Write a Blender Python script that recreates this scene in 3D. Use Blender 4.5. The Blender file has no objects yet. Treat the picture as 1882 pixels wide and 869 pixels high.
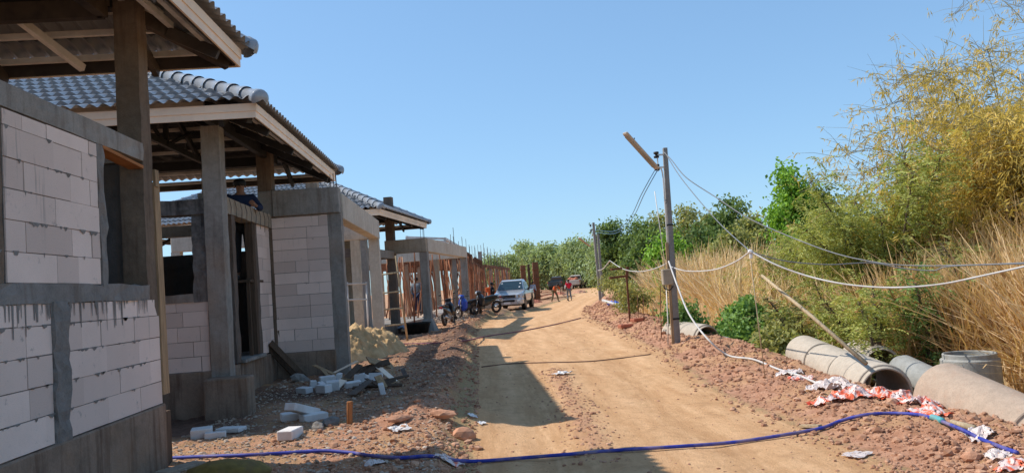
import bpy, bmesh, math, random
import numpy as np
from math import radians, sin, cos, tan, pi, atan, sqrt, atan2
from mathutils import Matrix, Vector

C = bpy.context.scene.collection
R = random.Random(7)
NR = np.random.default_rng(11)

# ---------------------------------------------------------------- camera geometry (used to turn photo points into metric places)
F, CX, CY, EYE = 1430.0, 941.0, 434.5, 1.55
ROLL = radians(4.1); PITCH = atan(89 * cos(ROLL) / F); YAW = atan(87 / F)
CAM = (Matrix.Rotation(-YAW, 3, 'Z') @ Matrix.Rotation(pi / 2 + PITCH, 3, 'X') @ Matrix.Rotation(-ROLL, 3, 'Z'))
def ray(px, py): return CAM @ Vector(((px - CX) / F, -(py - CY) / F, -1.0))
def at(px, py, Y):
    d = ray(px, py); t = Y / d.y
    return Vector((d.x * t, Y, EYE + d.z * t))
def gnd(px, py, z=0.0):
    d = ray(px, py); t = (z - EYE) / d.z
    return Vector((d.x * t, d.y * t, z))
_T = 3.0 * 1.015 ** np.arange(300)
def onground(px, py):
    """where the line of sight through a photo point first meets the terrain"""
    d = ray(px, py); T = _T
    for _ in range(2):
        g = EYE + d.z * T - hgt(d.x * T, d.y * T); k = int(np.argmax(g < 0)) if (g < 0).any() else len(T) - 1; t = T[k]
        T = np.linspace(T[max(k - 1, 0)], T[k], 24)
    z = float(hgt(np.array([d.x * t]), np.array([d.y * t]))[0])
    return Vector((d.x * t, d.y * t, z))

# ---------------------------------------------------------------- numpy noise
def _hash(ix, iy, seed):
    h = (ix.astype(np.int64) * 374761393 + iy.astype(np.int64) * 668265263 + seed * 974711) & 0xffffffff
    h = ((h ^ (h >> 13)) * 1274126177) & 0xffffffff
    return ((h ^ (h >> 16)) & 0xffff) / 65535.0
def vnoise(x, y, seed=0):
    ix = np.floor(x); iy = np.floor(y); fx = x - ix; fy = y - iy
    fx = fx * fx * (3 - 2 * fx); fy = fy * fy * (3 - 2 * fy)
    a = _hash(ix, iy, seed); b = _hash(ix + 1, iy, seed); c = _hash(ix, iy + 1, seed); d = _hash(ix + 1, iy + 1, seed)
    return (a * (1 - fx) + b * fx) * (1 - fy) + (c * (1 - fx) + d * fx) * fy
def fbm(x, y, sc, oct=4, seed=0):
    s = 0; a = 1.0; t = 0
    for i in range(oct):
        s = s + a * (vnoise(x * sc + 17.3 * i, y * sc - 9.1 * i, seed + i) - 0.5); t += a; a *= 0.5; sc *= 2.03
    return 2 * s / t
def sstep(a, b, x):
    t = np.clip((x - a) / (b - a), 0, 1); return t * t * (3 - 2 * t)

# ---------------------------------------------------------------- terrain
_ry = [-20, 0, 7.5, 9.9, 13.6, 21, 29, 39, 48, 59, 74, 91, 110, 150, 300]
_rx = [3.0, 3.05, 3.12, 3.16, 3.5, 4.0, 4.5, 5.95, 7.6, 9.9, 13.9, 19, 26, 42, 110]
_ly = [-20, 0, 8, 14, 18.5, 25, 31, 37, 43, 54, 74, 91, 110, 150, 300]
_lx = [-0.2, -0.15, -0.1, 0.0, 0.05, 0.1, 0.5, 2.0, 3.4, 5.5, 9.8, 14, 20, 35, 98]
def XR(y): return np.interp(y, _ry, _rx)
def XL(y): return np.interp(y, _ly, _lx)
def hgt(x, y):
    x = np.asarray(x, float); y = np.asarray(y, float)
    base = 0.12 * sstep(9, 15, y) * (1 - sstep(30, 46, y)) + 0.5 * sstep(62, 100, y)
    xr = XR(y) + 0.12 * fbm(y, y * 0 + 3, 0.6, 3, 5); xl = XL(y) + 0.15 * fbm(y, y * 0 + 8, 0.5, 3, 6)
    d = x - xr; l = xl - x
    road = sstep(-0.25, 0.1, x - xl) * (1 - sstep(-0.15, 0.15, d))
    near = 1 - sstep(45, 75, y)
    u = (x - xl) / np.maximum(xr - xl, 0.1)
    z = base + 0.012 * fbm(x, y, 0.5, 3, 1)
    z = z + road * (0.008 * fbm(x, y, 3.0, 4, 2) - 0.018 * np.exp(-((u - 0.22) / 0.07) ** 2) - 0.018 * np.exp(-((u - 0.72) / 0.08) ** 2))
    wx = 1.05 + 0.05 * (y - 7); 
    wr = np.exp(-((x - wx) / 0.22) ** 2) * sstep(6.2, 7.5, y) * (1 - sstep(12, 15, y))
    z = z + wr * (0.02 + 0.05 * np.abs(fbm(x, y, 5, 3, 44)))
    # right bank
    hh = np.interp(y, [5, 8, 10, 13.5, 18, 26, 34], [0.10, 0.11, 0.10, 0.10, 0.12, 0.20, 0.34]) * (1 + 0.3 * fbm(x * 0.6, y, 0.55, 3, 7)) * (0.35 + 0.65 * near)
    up = sstep(-0.1, 0.85, d); dn = 1 - sstep(1.15, 2.1, d)
    bm = up * dn
    z = z + bm * hh * (1 + 0.0 * d)
    z = z + bm * (0.05 * fbm(x, y, 2.2, 4, 9) + 0.09 * np.abs(fbm(x, y, 5.0, 4, 10)) + 0.03 * fbm(x, y, 14, 3, 12)) * (0.4 + 0.6 * near)
    ditch = sstep(1.3, 2.2, d) * (1 - sstep(4.5, 7.5, d)) * (1 - sstep(15, 24, y))
    z = z - 0.40 * ditch
    z = z + sstep(1.8, 3.0, d) * 0.06 * fbm(x, y, 0.9, 3, 14)
    z = z + sstep(10, 40, d) * 0.5
    # left bank and disturbed yard
    lf = sstep(0.0, 0.35, l)
    z = z + lf * (0.10 + 0.06 * fbm(x, y, 0.8, 3, 20) + 0.05 * np.abs(fbm(x, y, 3.2, 4, 21)) + 0.012 * fbm(x, y, 13, 2, 22)) * near
    ridge = np.exp(-((l - 0.42) / 0.3) ** 2) * sstep(8.5, 9.6, y) * (1 - sstep(30, 40, y))
    z = z + ridge * (0.08 + 0.10 * np.abs(fbm(x, y, 1.6, 4, 23)))
    for (mx, my, mr, mh) in ((-0.75, 8.85, 0.75, 0.13), (-0.15, 9.1, 0.4, 0.12), (0.35, 33.5, 1.5, 0.28), (1.2, 37.5, 1.2, 0.3), (-0.6, 21.5, 1.0, 0.16)):
        z = z + mh * np.exp(-(((x - mx) ** 2 + (y - my) ** 2) / mr ** 2)) * (1 + 0.5 * fbm(x, y, 3, 3, 30))
    return z

# ---------------------------------------------------------------- object helpers
def tag(o, label=None, cat=None, group=None, kind=None):
    if label: o['label'] = label
    if cat: o['category'] = cat
    if group: o['group'] = group
    if kind: o['kind'] = kind
    return o
def thing(name, label, cat, loc=(0, 0, 0), rz=0.0, group=None):
    o = bpy.data.objects.new(name, None); C.objects.link(o)
    o.empty_display_size = 0.2
    o.location = loc; o.rotation_euler = (0, 0, rz)
    o['_m'] = 0
    del o['_m']
    return tag(o, label, cat, group)
def rootmat(o):
    return Matrix.Translation(o.location) @ o.rotation_euler.to_matrix().to_4x4()
def copy_tree(o, parent=None):
    c = o.copy(); C.objects.link(c)
    if parent is not None:
        c.parent = parent; c.matrix_parent_inverse = o.matrix_parent_inverse.copy()
    for ch in list(o.children): copy_tree(ch, c)
    return c

class MB:
    """collects geometry; world=True keeps world coordinates and undoes the parent's placement"""
    def __init__(s, xf=None): s.v = []; s.f = []; s.tone = []; s.n = 0; s.xf = xf
    def add(s, verts, faces, tone=0.5):
        b = s.n; s.v += [tuple(p) for p in verts]; s.n += len(verts)
        s.f += [tuple(i + b for i in f) for f in faces]; s.tone += [tone] * len(faces)
        return s
    def hexa(s, p, tone=0.5):   # 8 points, bottom ring then top ring
        return s.add(p, [(3, 2, 1, 0), (4, 5, 6, 7), (0, 1, 5, 4), (1, 2, 6, 5), (2, 3, 7, 6), (3, 0, 4, 7)], tone)
    def box(s, p, q, tone=0.5):
        x0, y0, z0 = (min(p[i], q[i]) for i in range(3)); x1, y1, z1 = (max(p[i], q[i]) for i in range(3))
        return s.hexa([(x0, y0, z0), (x1, y0, z0), (x1, y1, z0), (x0, y1, z0), (x0, y0, z1), (x1, y0, z1), (x1, y1, z1), (x0, y1, z1)], tone)
    def cbox(s, c, size, m=None, tone=0.5):
        a, b, d = size[0] / 2, size[1] / 2, size[2] / 2
        P = [(-a, -b, -d), (a, -b, -d), (a, b, -d), (-a, b, -d), (-a, -b, d), (a, -b, d), (a, b, d), (-a, b, d)]
        c = Vector(c); m = m or Matrix.Identity(3)
        return s.hexa([c + m @ Vector(p) for p in P], tone)
    def bar(s, p, q, w, h, up=(0, 0, 1), tone=0.5):
        p, q, up = Vector(p), Vector(q), Vector(up)
        d = (q - p).normalized(); sd = d.cross(up)
        if sd.length < 1e-4: sd = d.cross(Vector((1, 0, 0)))
        sd.normalize(); u = sd.cross(d).normalized()
        a, b = sd * (w / 2), u * (h / 2)
        return s.hexa([p - a - b, p + a - b, q + a - b, q - a - b, p - a + b, p + a + b, q + a + b, q - a + b], tone)
    def tube(s, pts, r, n=6, tone=0.5, cap=True):
        pts = [Vector(p) for p in pts]; k = len(pts)
        rs = r if isinstance(r, (list, tuple)) else [r] * k
        up = Vector((0, 0, 1)); rings = []; prev = None
        for i in range(k):
            d = (pts[min(i + 1, k - 1)] - pts[max(i - 1, 0)]).normalized()
            if prev is None:
                sd = d.cross(up)
                if sd.length < 1e-3: sd = d.cross(Vector((1, 0, 0)))
            else: sd = prev - d * prev.dot(d)
            sd.normalize(); prev = sd; u = d.cross(sd)
            rings.append([pts[i] + (sd * cos(2 * pi * j / n) + u * sin(2 * pi * j / n)) * rs[i] for j in range(n)])
        v = [p for r_ in rings for p in r_]; f = []
        for i in range(k - 1):
            for j in range(n):
                a = i * n + j; b = i * n + (j + 1) % n
                f.append((a, b, b + n, a + n))
        if cap: f.append(tuple(range(n - 1, -1, -1))); f.append(tuple((k - 1) * n + j for j in range(n)))
        return s.add(v, f, tone)
    def lathe(s, prof, n=24, m=None, tone=0.5, closed=False):   # prof: (r, z)
        m = m or Matrix.Identity(4); v = []; f = []
        for (r, z) in prof:
            for j in range(n): v.append(m @ Vector((r * cos(2 * pi * j / n), r * sin(2 * pi * j / n), z)))
        k = len(prof)
        for i in range(k if closed else k - 1):
            for j in range(n):
                a = i * n + j; b = i * n + (j + 1) % n; i2 = ((i + 1) % k) * n
                f.append((a, b, i2 + (j + 1) % n, i2 + j))
        return s.add(v, f, tone)
    def blob(s, c, rad, seed=0, sub=1, amp=0.25, tone=0.5, m=None):
        bm = bmesh.new(); bmesh.ops.create_icosphere(bm, subdivisions=sub, radius=1.0)
        rr = random.Random(seed); v = []
        m = m or Matrix.Rotation(rr.random() * 6.28, 3, 'Z')
        k = [Vector((rr.uniform(-2, 2), rr.uniform(-2, 2), rr.uniform(-2, 2))) for _ in range(4)]; ph = [rr.random() * 6 for _ in range(4)]
        for q in bm.verts:
            g = 1 + amp * sum(sin(q.co.dot(k[i]) + ph[i]) for i in range(4)) / 2 + amp * 0.3 * rr.uniform(-1, 1)
            w = m @ Vector((q.co.x * rad[0] * g, q.co.y * rad[1] * g, q.co.z * rad[2] * g)); v.append(Vector(c) + w)
        f = [tuple(x.index for x in q.verts) for q in bm.faces]; bm.free()
        return s.add(v, f, tone)
    def build(s, name, mat, parent=None, smooth=False, bevel=0.0, local=False, weld=False):
        me = bpy.data.meshes.new(name)
        v = s.v
        if s.xf is not None: v = [tuple(s.xf @ Vector(p)) for p in v]
        me.from_pydata(v, [], s.f)
        a = me.attributes.new('tone', 'FLOAT', 'FACE'); a.data.foreach_set('value', np.array(s.tone, 'f'))
        bm = bmesh.new(); bm.from_mesh(me)
        if weld: bmesh.ops.remove_doubles(bm, verts=bm.verts, dist=1e-5)
        bmesh.ops.recalc_face_normals(bm, faces=bm.faces)
        if bevel > 0:
            ed = [e for e in bm.edges if len(e.link_faces) == 2 and e.calc_face_angle(0) > 0.6]
            bmesh.ops.bevel(bm, geom=ed, offset=bevel, segments=1, affect='EDGES', clamp_overlap=True)
        bm.to_mesh(me); bm.free()
        if smooth: me.polygons.foreach_set('use_smooth', [True] * len(me.polygons))
        me.materials.append(mat)
        o = bpy.data.objects.new(name, me); C.objects.link(o)
        if parent is not None:
            o.parent = parent
            if not local:
                r = parent
                while r.parent is not None: r = r.parent
                # undo the root's placement once: only for direct children, deeper ones inherit it
                if parent.parent is None and parent.type == 'EMPTY': o.matrix_parent_inverse = rootmat(parent).inverted()
        return o

def npmesh(name, verts, faces, mat, parent=None, tone=None, smooth=False, zone=None, local=False):
    me = bpy.data.meshes.new(name)
    nv, nf, k = len(verts), len(faces), faces.shape[1]
    me.vertices.add(nv); me.vertices.foreach_set('co', np.asarray(verts, 'f').ravel())
    me.loops.add(nf * k); me.loops.foreach_set('vertex_index', np.asarray(faces, 'i').ravel())
    me.polygons.add(nf); me.polygons.foreach_set('loop_start', np.arange(0, nf * k, k, dtype='i'))
    me.update(calc_edges=True)
    if tone is not None:
        a = me.attributes.new('tone', 'FLOAT', 'FACE'); a.data.foreach_set('value', np.asarray(tone, 'f'))
    if zone is not None:
        a = me.attributes.new('zone', 'FLOAT_COLOR', 'POINT'); a.data.foreach_set('color', np.asarray(zone, 'f').ravel())
    me.polygons.foreach_set('use_smooth', np.full(nf, smooth))
    me.materials.append(mat); me.validate()
    o = bpy.data.objects.new(name, me); C.objects.link(o)
    if parent is not None:
        o.parent = parent
        if not local and parent.parent is None and parent.type == 'EMPTY': o.matrix_parent_inverse = rootmat(parent).inverted()
    return o
def solo(o, label, cat, group=None):
    return tag(o, label, cat, group)
def recenter(o):
    """put the origin of a single-mesh thing at the bottom centre of its mesh"""
    me = o.data; n = len(me.vertices); a = np.empty(n * 3, 'f'); me.vertices.foreach_get('co', a); a = a.reshape(-1, 3)
    c = Vector(((a[:, 0].min() + a[:, 0].max()) / 2, (a[:, 1].min() + a[:, 1].max()) / 2, a[:, 2].min()))
    me.transform(Matrix.Translation(-c)); o.location = c
    return o

# ---------------------------------------------------------------- materials
class N:
    def __init__(s, name):
        s.m = bpy.data.materials.new(name); s.m.use_nodes = True; s.t = s.m.node_tree
        s.t.nodes.clear(); s.out = s.t.nodes.new('ShaderNodeOutputMaterial')
    def n(s, typ, **kw):
        x = s.t.nodes.new('ShaderNode' + typ)
        for k, v in kw.items():
            if k.startswith('i_'):
                key = k[2:]; key = int(key) if key.isdigit() else key.replace('_', ' ')
                if isinstance(v, bpy.types.NodeSocket): s.t.links.new(v, x.inputs[key])
                else: x.inputs[key].default_value = v
            else: setattr(x, k, v)
        return x
    def link(s, a, b): s.t.links.new(a, b)
    def coord(s, scale=(1, 1, 1)):
        c = s.n('TexCoord').outputs['Object']
        if scale != (1, 1, 1): c = s.n('Mapping', i_Vector=c, i_Scale=scale).outputs[0]
        return c
    def noise(s, scale, detail=4, rough=0.55, vec=None, dist=0.0):
        x = s.n('TexNoise', i_Scale=scale, i_Detail=detail, i_Roughness=rough, i_Distortion=dist)
        s.link(vec if vec is not None else s.coord(), x.inputs['Vector']); return x.outputs['Fac']
    def ramp(s, fac, stops):
        x = s.n('ValToRGB'); s.link(fac, x.inputs[0]); e = x.color_ramp.elements
        while len(e) < len(stops): e.new(0.5)
        for i, (p, c) in enumerate(stops):
            e[i].position = p; e[i].color = (c, c, c, 1) if isinstance(c, (int, float)) else (*c, 1)
        return x.outputs[0]
    def mix(s, fac, a, b, blend='MIX'):
        x = s.n('Mix', data_type='RGBA', blend_type=blend)
        for v, i in ((fac, 0), (a, 6), (b, 7)):
            if isinstance(v, bpy.types.NodeSocket): s.link(v, x.inputs[i])
            elif i == 0: x.inputs[0].default_value = v
            else: x.inputs[i].default_value = (*v, 1) if len(v) == 3 else v
        return x.outputs[2]
    def math(s, op, a, b=0.0, c=0.0):
        x = s.n('Math', operation=op)
        for i, v in enumerate((a, b, c)):
            if isinstance(v, bpy.types.NodeSocket): s.link(v, x.inputs[i])
            else: x.inputs[i].default_value = v
        return x.outputs[0]
    def attr(s, name): return s.n('Attribute', attribute_name=name)
    def finish(s, col, rough=0.85, metal=0.0, bump=None, bs=0.3, bd=0.02, spec=0.3, **kw):
        p = s.n('BsdfPrincipled')
        for k, v in (('Base Color', col), ('Roughness', rough), ('Metallic', metal), ('Specular IOR Level', spec)):
            if isinstance(v, bpy.types.NodeSocket): s.link(v, p.inputs[k])
            elif k == 'Base Color': p.inputs[k].default_value = (*v, 1)
            else: p.inputs[k].default_value = v
        for k, v in kw.items(): p.inputs[k.replace('_', ' ')].default_value = v
        if bump is not None:
            b = s.n('Bump', i_Strength=bs, i_Distance=bd); s.link(bump, b.inputs['Height']); s.link(b.outputs[0], p.inputs['Normal'])
        s.link(p.outputs[0], s.out.inputs[0]); return s.m

def simple(name, col, rough=0.6, metal=0.0, var=0.25, scale=6.0, bump=0.0, dirt=None, tone=False, rnd=0.0, spec=0.3, coat=0.0, dirt_amt=0.5):
    """plain surface with two scales of tonal variation, optional dust"""
    k = N(name)
    a = tuple(c * (1 - var) for c in col); b = tuple(min(1, c * (1 + var)) for c in col)
    n1 = k.noise(scale, 6, 0.6); c = k.mix(k.ramp(n1, [(0.3, 0.0), (0.7, 1.0)]), a, b)
    if tone:
        t = k.attr('tone').outputs['Fac']; c = k.mix(1.0, c, k.ramp(t, [(0, 0.55), (1, 1.3)]), 'MULTIPLY')
    if rnd:
        r = k.n('ObjectInfo').outputs['Random']; c = k.mix(1.0, c, k.ramp(r, [(0, 1 - rnd), (1, 1 + rnd)]), 'MULTIPLY')
    if dirt:
        d = k.noise(scale * 0.4, 5, 0.65); c = k.mix(k.math('MULTIPLY', k.ramp(d, [(0.45, 0), (0.65, 1)]), dirt_amt), c, dirt)
    bp = k.noise(scale * 4, 6, 0.7) if bump else None
    return k.finish(c, rough, metal, bp, bump, 0.02, spec, **({'Coat_Weight': coat} if coat else {}))

def concrete(name, base, stain=(0.13, 0.085, 0.055), dark=0.55, streak=0.5, bump=0.35, rust=0.35):
    k = N(name); co = k.coord()
    n1 = k.noise(2.2, 7, 0.62, co); n2 = k.noise(14, 6, 0.7, co); n3 = k.noise(90, 3, 0.6, co)
    c = k.mix(k.ramp(n1, [(0.3, 0), (0.72, 1)]), tuple(x * dark for x in base), base)
    c = k.mix(k.ramp(n2, [(0.35, 0.0), (0.75, 0.45)]), c, tuple(min(1, x * 1.35) for x in base))
    sv = k.n('Mapping', i_Vector=co, i_Scale=(9, 9, 0.7)).outputs[0]
    n4 = k.noise(1.0, 5, 0.65, sv)
    c = k.mix(k.math('MULTIPLY', k.ramp(n4, [(0.5, 0), (0.68, 1)]), streak), c, stain)
    n5 = k.noise(0.9, 4, 0.6, co); c = k.mix(k.math('MULTIPLY', k.ramp(n5, [(0.52, 0), (0.7, 1)]), rust), c, (0.30, 0.17, 0.09))
    c = k.mix(k.ramp(n3, [(0.3, 0.25), (0.5, 0)]), c, (0.06, 0.055, 0.05))
    h = k.math('ADD', n2, k.math('MULTIPLY', n3, 0.4))
    return k.finish(c, 0.92, 0, h, bump, 0.02, 0.2)

M = {}
M['conc'] = concrete('concrete_grey', (0.34, 0.31, 0.275))
M['conc_pale'] = concrete('concrete_pale', (0.60, 0.53, 0.44), stain=(0.3, 0.22, 0.15), dark=0.72, streak=0.35, rust=0.25)
M['conc_tan'] = concrete('concrete_tan', (0.40, 0.33, 0.25), stain=(0.16, 0.10, 0.06), dark=0.6, streak=0.5, rust=0.45)
M['conc_brown'] = concrete('concrete_brown', (0.215, 0.155, 0.11), stain=(0.07, 0.04, 0.025), dark=0.45, streak=0.6, rust=0.4)
M['conc_dark'] = concrete('concrete_dark', (0.17, 0.13, 0.105), dark=0.5, streak=0.6, rust=0.5)
M['plinth'] = concrete('concrete_plinth', (0.31, 0.225, 0.165), stain=(0.10, 0.055, 0.035), dark=0.5, streak=0.75, rust=0.55)
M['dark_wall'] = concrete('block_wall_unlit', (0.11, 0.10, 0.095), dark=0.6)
M['mortar'] = concrete('mortar_grey', (0.27, 0.25, 0.23), bump=0.6)
M['smear'] = concrete('concrete_tar_smeared', (0.24, 0.23, 0.22), stain=(0.012, 0.012, 0.014), dark=0.12, streak=0.9, rust=0.15)
def aac():
    k = N('aerated_block'); co = k.coord()
    t = k.attr('tone').outputs['Fac']
    c = k.mix(k.ramp(t, [(0, 0.0), (1, 1.0)]), (0.58, 0.455, 0.39), (0.84, 0.675, 0.585))
    n1 = k.noise(1.6, 6, 0.6, co); c = k.mix(k.ramp(n1, [(0.45, 0), (0.75, 0.35)]), c, (0.55, 0.43, 0.36))
    sv = k.n('Mapping', i_Vector=co, i_Scale=(16, 16, 0.9)).outputs[0]
    n2 = k.noise(1.0, 5, 0.6, sv); n6 = k.noise(0.8, 3, 0.5, co)
    drip = k.math('MULTIPLY', k.ramp(n2, [(0.60, 0), (0.67, 0.7)]), k.ramp(n6, [(0.45, 0), (0.62, 1)]))
    c = k.mix(drip, c, (0.24, 0.215, 0.20))
    n3 = k.noise(9, 5, 0.7, co); c = k.mix(k.ramp(n3, [(0.62, 0), (0.70, 0.55)]), c, (0.30, 0.265, 0.24))
    n4 = k.noise(160, 2, 0.6, co); c = k.mix(k.ramp(n4, [(0.28, 0.35), (0.42, 0)]), c, (0.36, 0.31, 0.28))
    return k.finish(c, 0.95, 0, n4, 0.25, 0.01, 0.15)
M['aac'] = aac()
def tiles():
    k = N('roof_tile_slate'); n1 = k.noise(3, 5, 0.6); n2 = k.noise(30, 4, 0.6)
    c = k.mix(n1, (0.17, 0.175, 0.185), (0.29, 0.29, 0.295))
    c = k.mix(k.ramp(n2, [(0.55, 0), (0.8, 0.35)]), c, (0.22, 0.2, 0.18))
    return k.finish(c, 0.3, 0, n2, 0.05, 0.01, 0.6)
M['tile'] = tiles()
M['fascia'] = simple('fascia_board_cream', (0.95, 0.73, 0.54), 0.6, var=0.08, scale=2.0, dirt=(0.42, 0.34, 0.26), dirt_amt=0.35)
def foil():
    k = N('insulation_foil'); co = k.coord(); n = k.noise(3.0, 6, 0.6, co, 1.5); n2 = k.noise(1.6, 5, 0.65, co, 0.8)
    c = k.mix(k.ramp(n2, [(0.35, 0), (0.62, 1)]), (0.42, 0.33, 0.26), (1.0, 0.9, 0.8))
    return k.finish(c, 0.3, 0.25, n, 1.0, 0.3, 0.6)
M['foil'] = foil()
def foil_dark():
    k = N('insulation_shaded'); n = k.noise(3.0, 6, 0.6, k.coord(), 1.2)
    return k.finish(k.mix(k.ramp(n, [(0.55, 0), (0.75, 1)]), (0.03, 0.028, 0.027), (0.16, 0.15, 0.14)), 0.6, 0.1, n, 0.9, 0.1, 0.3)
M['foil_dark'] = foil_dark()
M['galv'] = simple('galvanised_steel', (0.72, 0.66, 0.60), 0.5, 0.15, 0.15, 4, dirt=(0.3, 0.22, 0.15), dirt_amt=0.4)
M['steel_brown'] = simple('steel_red_primer', (0.05, 0.036, 0.029), 0.6, 0.1, 0.3, 3, dirt=(0.2, 0.15, 0.1))
M['steel_dark'] = simple('steel_dark', (0.03, 0.028, 0.027), 0.6, 0.2, 0.3, 5)
M['rust'] = simple('rusty_steel', (0.16, 0.065, 0.035), 0.85, 0.1, 0.35, 14, bump=0.3)
M['rebar'] = simple('rebar_steel', (0.10, 0.075, 0.065), 0.8, 0.3, 0.3, 14)
def wood(name, col, rnd=0.0, sc=(14, 14, 1.2)):
    k = N(name); v = k.n('Mapping', i_Vector=k.coord(), i_Scale=sc).outputs[0]
    n = k.noise(2.5, 6, 0.65, v); n2 = k.noise(1.5, 4, 0.6)
    c = k.mix(k.ramp(n, [(0.3, 0), (0.7, 1)]), tuple(x * 0.55 for x in col), tuple(min(1, x * 1.2) for x in col))
    c = k.mix(k.ramp(n2, [(0.5, 0), (0.75, 0.5)]), c, tuple(x * 0.5 for x in col))
    if rnd:
        r = k.n('ObjectInfo').outputs['Random']
        c = k.mix(k.ramp(r, [(0, 0.0), (0.6, 0.0), (1.0, 0.55)]), c, (0.42, 0.31, 0.20)); 
        c = k.mix(1.0, c, k.ramp(k.math('FRACT', k.math('MULTIPLY', r, 7.3)), [(0, 1 - rnd), (1, 1 + rnd)]), 'MULTIPLY')
    return k.finish(c, 0.88, 0, n, 0.35, 0.01, 0.2)
M['wood_orange'] = wood('plank_orange', (0.42, 0.17, 0.06), sc=(6, 1, 14))
M['wood_tan'] = wood('plank_tan', (0.40, 0.265, 0.15))
M['wood_dark'] = wood('plank_weathered', (0.115, 0.075, 0.05))
M['wood_prop'] = wood('timber_prop', (0.36, 0.145, 0.075), rnd=0.55)
M['bamboo_pale'] = wood('bamboo_pole', (0.52, 0.40, 0.25))
M['form_wood'] = wood('formwork_timber', (0.24, 0.11, 0.06), sc=(3, 3, 16))
M['stump'] = wood('stake_bark', (0.40, 0.17, 0.065))
M['black'] = simple('black_plastic', (0.012, 0.012, 0.013), 0.5, 0, 0.3, 8, dirt=(0.12, 0.08, 0.05), dirt_amt=0.3)
M['rubber'] = simple('tyre_rubber', (0.018, 0.017, 0.017), 0.85, 0, 0.3, 8, dirt=(0.2, 0.12, 0.07), dirt_amt=0.5)
M['hose'] = simple('blue_hose', (0.03, 0.045, 0.32), 0.55, 0, 0.25, 9, dirt=(0.36, 0.27, 0.24), dirt_amt=0.6)
M['teal'] = simple('teal_pipe', (0.10, 0.38, 0.40), 0.5, 0, 0.15, 8, dirt=(0.3, 0.25, 0.2))
M['wire'] = simple('grey_cable', (0.20, 0.205, 0.21), 0.5, 0, 0.1, 5)
M['wire_blue'] = simple('blue_grey_cable', (0.10, 0.20, 0.32), 0.5, 0, 0.1, 5)
M['white_pipe'] = simple('white_conduit', (0.60, 0.575, 0.54), 0.5, 0, 0.12, 6, dirt=(0.4, 0.3, 0.22), dirt_amt=0.35)
M['rope'] = simple('brown_cable', (0.14, 0.075, 0.055), 0.8, 0, 0.3, 9)
M['rope_red'] = simple('purple_red_cable', (0.22, 0.085, 0.11), 0.8, 0, 0.3, 9)
M['pipe'] = concrete('concrete_pipe', (0.53, 0.455, 0.365), stain=(0.36, 0.27, 0.18), dark=0.75, streak=0.15, bump=0.3, rust=0.3)
M['pipe_red'] = concrete('concrete_pipe_soiled', (0.47, 0.355, 0.265), stain=(0.40, 0.23, 0.15), dark=0.75, streak=0.25, bump=0.3, rust=0.5)
M['pipe_grey'] = concrete('concrete_pipe_grey', (0.36, 0.355, 0.325), stain=(0.2, 0.17, 0.13), dark=0.7, streak=0.35, bump=0.3, rust=0.15)
M['pole'] = concrete('concrete_pole', (0.29, 0.27, 0.25), dark=0.7, streak=0.2, rust=0.15)
M['glass'] = simple('car_glass', (0.015, 0.03, 0.035), 0.08, 0, 0.1, 2, spec=0.8)
M['chrome'] = simple('chrome_trim', (0.6, 0.6, 0.6), 0.2, 0.9, 0.05, 3)
M['lens'] = simple('lamp_lens', (0.62, 0.66, 0.68), 0.12, 0.2, 0.1, 20, spec=0.7)
M['silver'] = simple('silver_paint', (0.50, 0.515, 0.53), 0.3, 0.35, 0.06, 2, dirt=(0.42, 0.3, 0.2), dirt_amt=0.25, coat=0.6)
M['car_dark'] = simple('dark_paint', (0.035, 0.045, 0.05), 0.35, 0.1, 0.1, 2, dirt=(0.3, 0.2, 0.14), dirt_amt=0.4, coat=0.4)
M['car_beige'] = simple('beige_paint', (0.52, 0.48, 0.42), 0.4, 0.1, 0.1, 2, dirt=(0.35, 0.22, 0.14), dirt_amt=0.4, coat=0.3)
M['white'] = simple('white_plastic', (0.74, 0.73, 0.71), 0.55, 0, 0.08, 6, dirt=(0.45, 0.34, 0.26), dirt_amt=0.4)
M['foam'] = simple('white_block_offcut', (0.72, 0.69, 0.665), 0.9, 0, 0.08, 9, bump=0.2, dirt=(0.45, 0.32, 0.23), dirt_amt=0.3)
M['red'] = simple('red_paint', (0.45, 0.03, 0.03), 0.4, 0, 0.15, 5)
M['blue'] = simple('blue_paint', (0.02, 0.07, 0.42), 0.3, 0, 0.15, 5, coat=0.4)
M['blackpaint'] = simple('black_paint', (0.015, 0.015, 0.018), 0.3, 0, 0.2, 5, coat=0.4, dirt=(0.2, 0.13, 0.09), dirt_amt=0.3)
M['engine'] = simple('engine_alloy', (0.30, 0.29, 0.28), 0.45, 0.6, 0.25, 20)
M['skin'] = simple('skin_tan', (0.24, 0.125, 0.075), 0.6, 0, 0.12, 12)
M['hair'] = simple('hair_black', (0.012, 0.011, 0.011), 0.6, 0, 0.2, 40)
M['cl_orange'] = simple('cloth_orange', (0.68, 0.12, 0.03), 0.9, 0, 0.15, 14)
M['cl_red'] = simple('cloth_red', (0.62, 0.02, 0.05), 0.9, 0, 0.15, 14)
M['cl_white'] = simple('cloth_white', (0.66, 0.65, 0.63), 0.9, 0, 0.1, 14)
M['cl_bluegrey'] = simple('cloth_blue_grey', (0.36, 0.42, 0.50), 0.9, 0, 0.12, 14)
M['cl_navy'] = simple('cloth_navy', (0.015, 0.025, 0.06), 0.9, 0, 0.2, 14)
M['cl_olive'] = simple('cloth_olive', (0.17, 0.14, 0.08), 0.9, 0, 0.2, 14)
M['cl_grey'] = simple('cloth_grey_trousers', (0.16, 0.18, 0.20), 0.9, 0, 0.2, 14)
M['cl_black'] = simple('cloth_black', (0.018, 0.018, 0.02), 0.9, 0, 0.2, 14)
M['lampbody'] = simple('lamp_body_bronze', (0.52, 0.40, 0.30), 0.45, 0.1, 0.12, 5)
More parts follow.
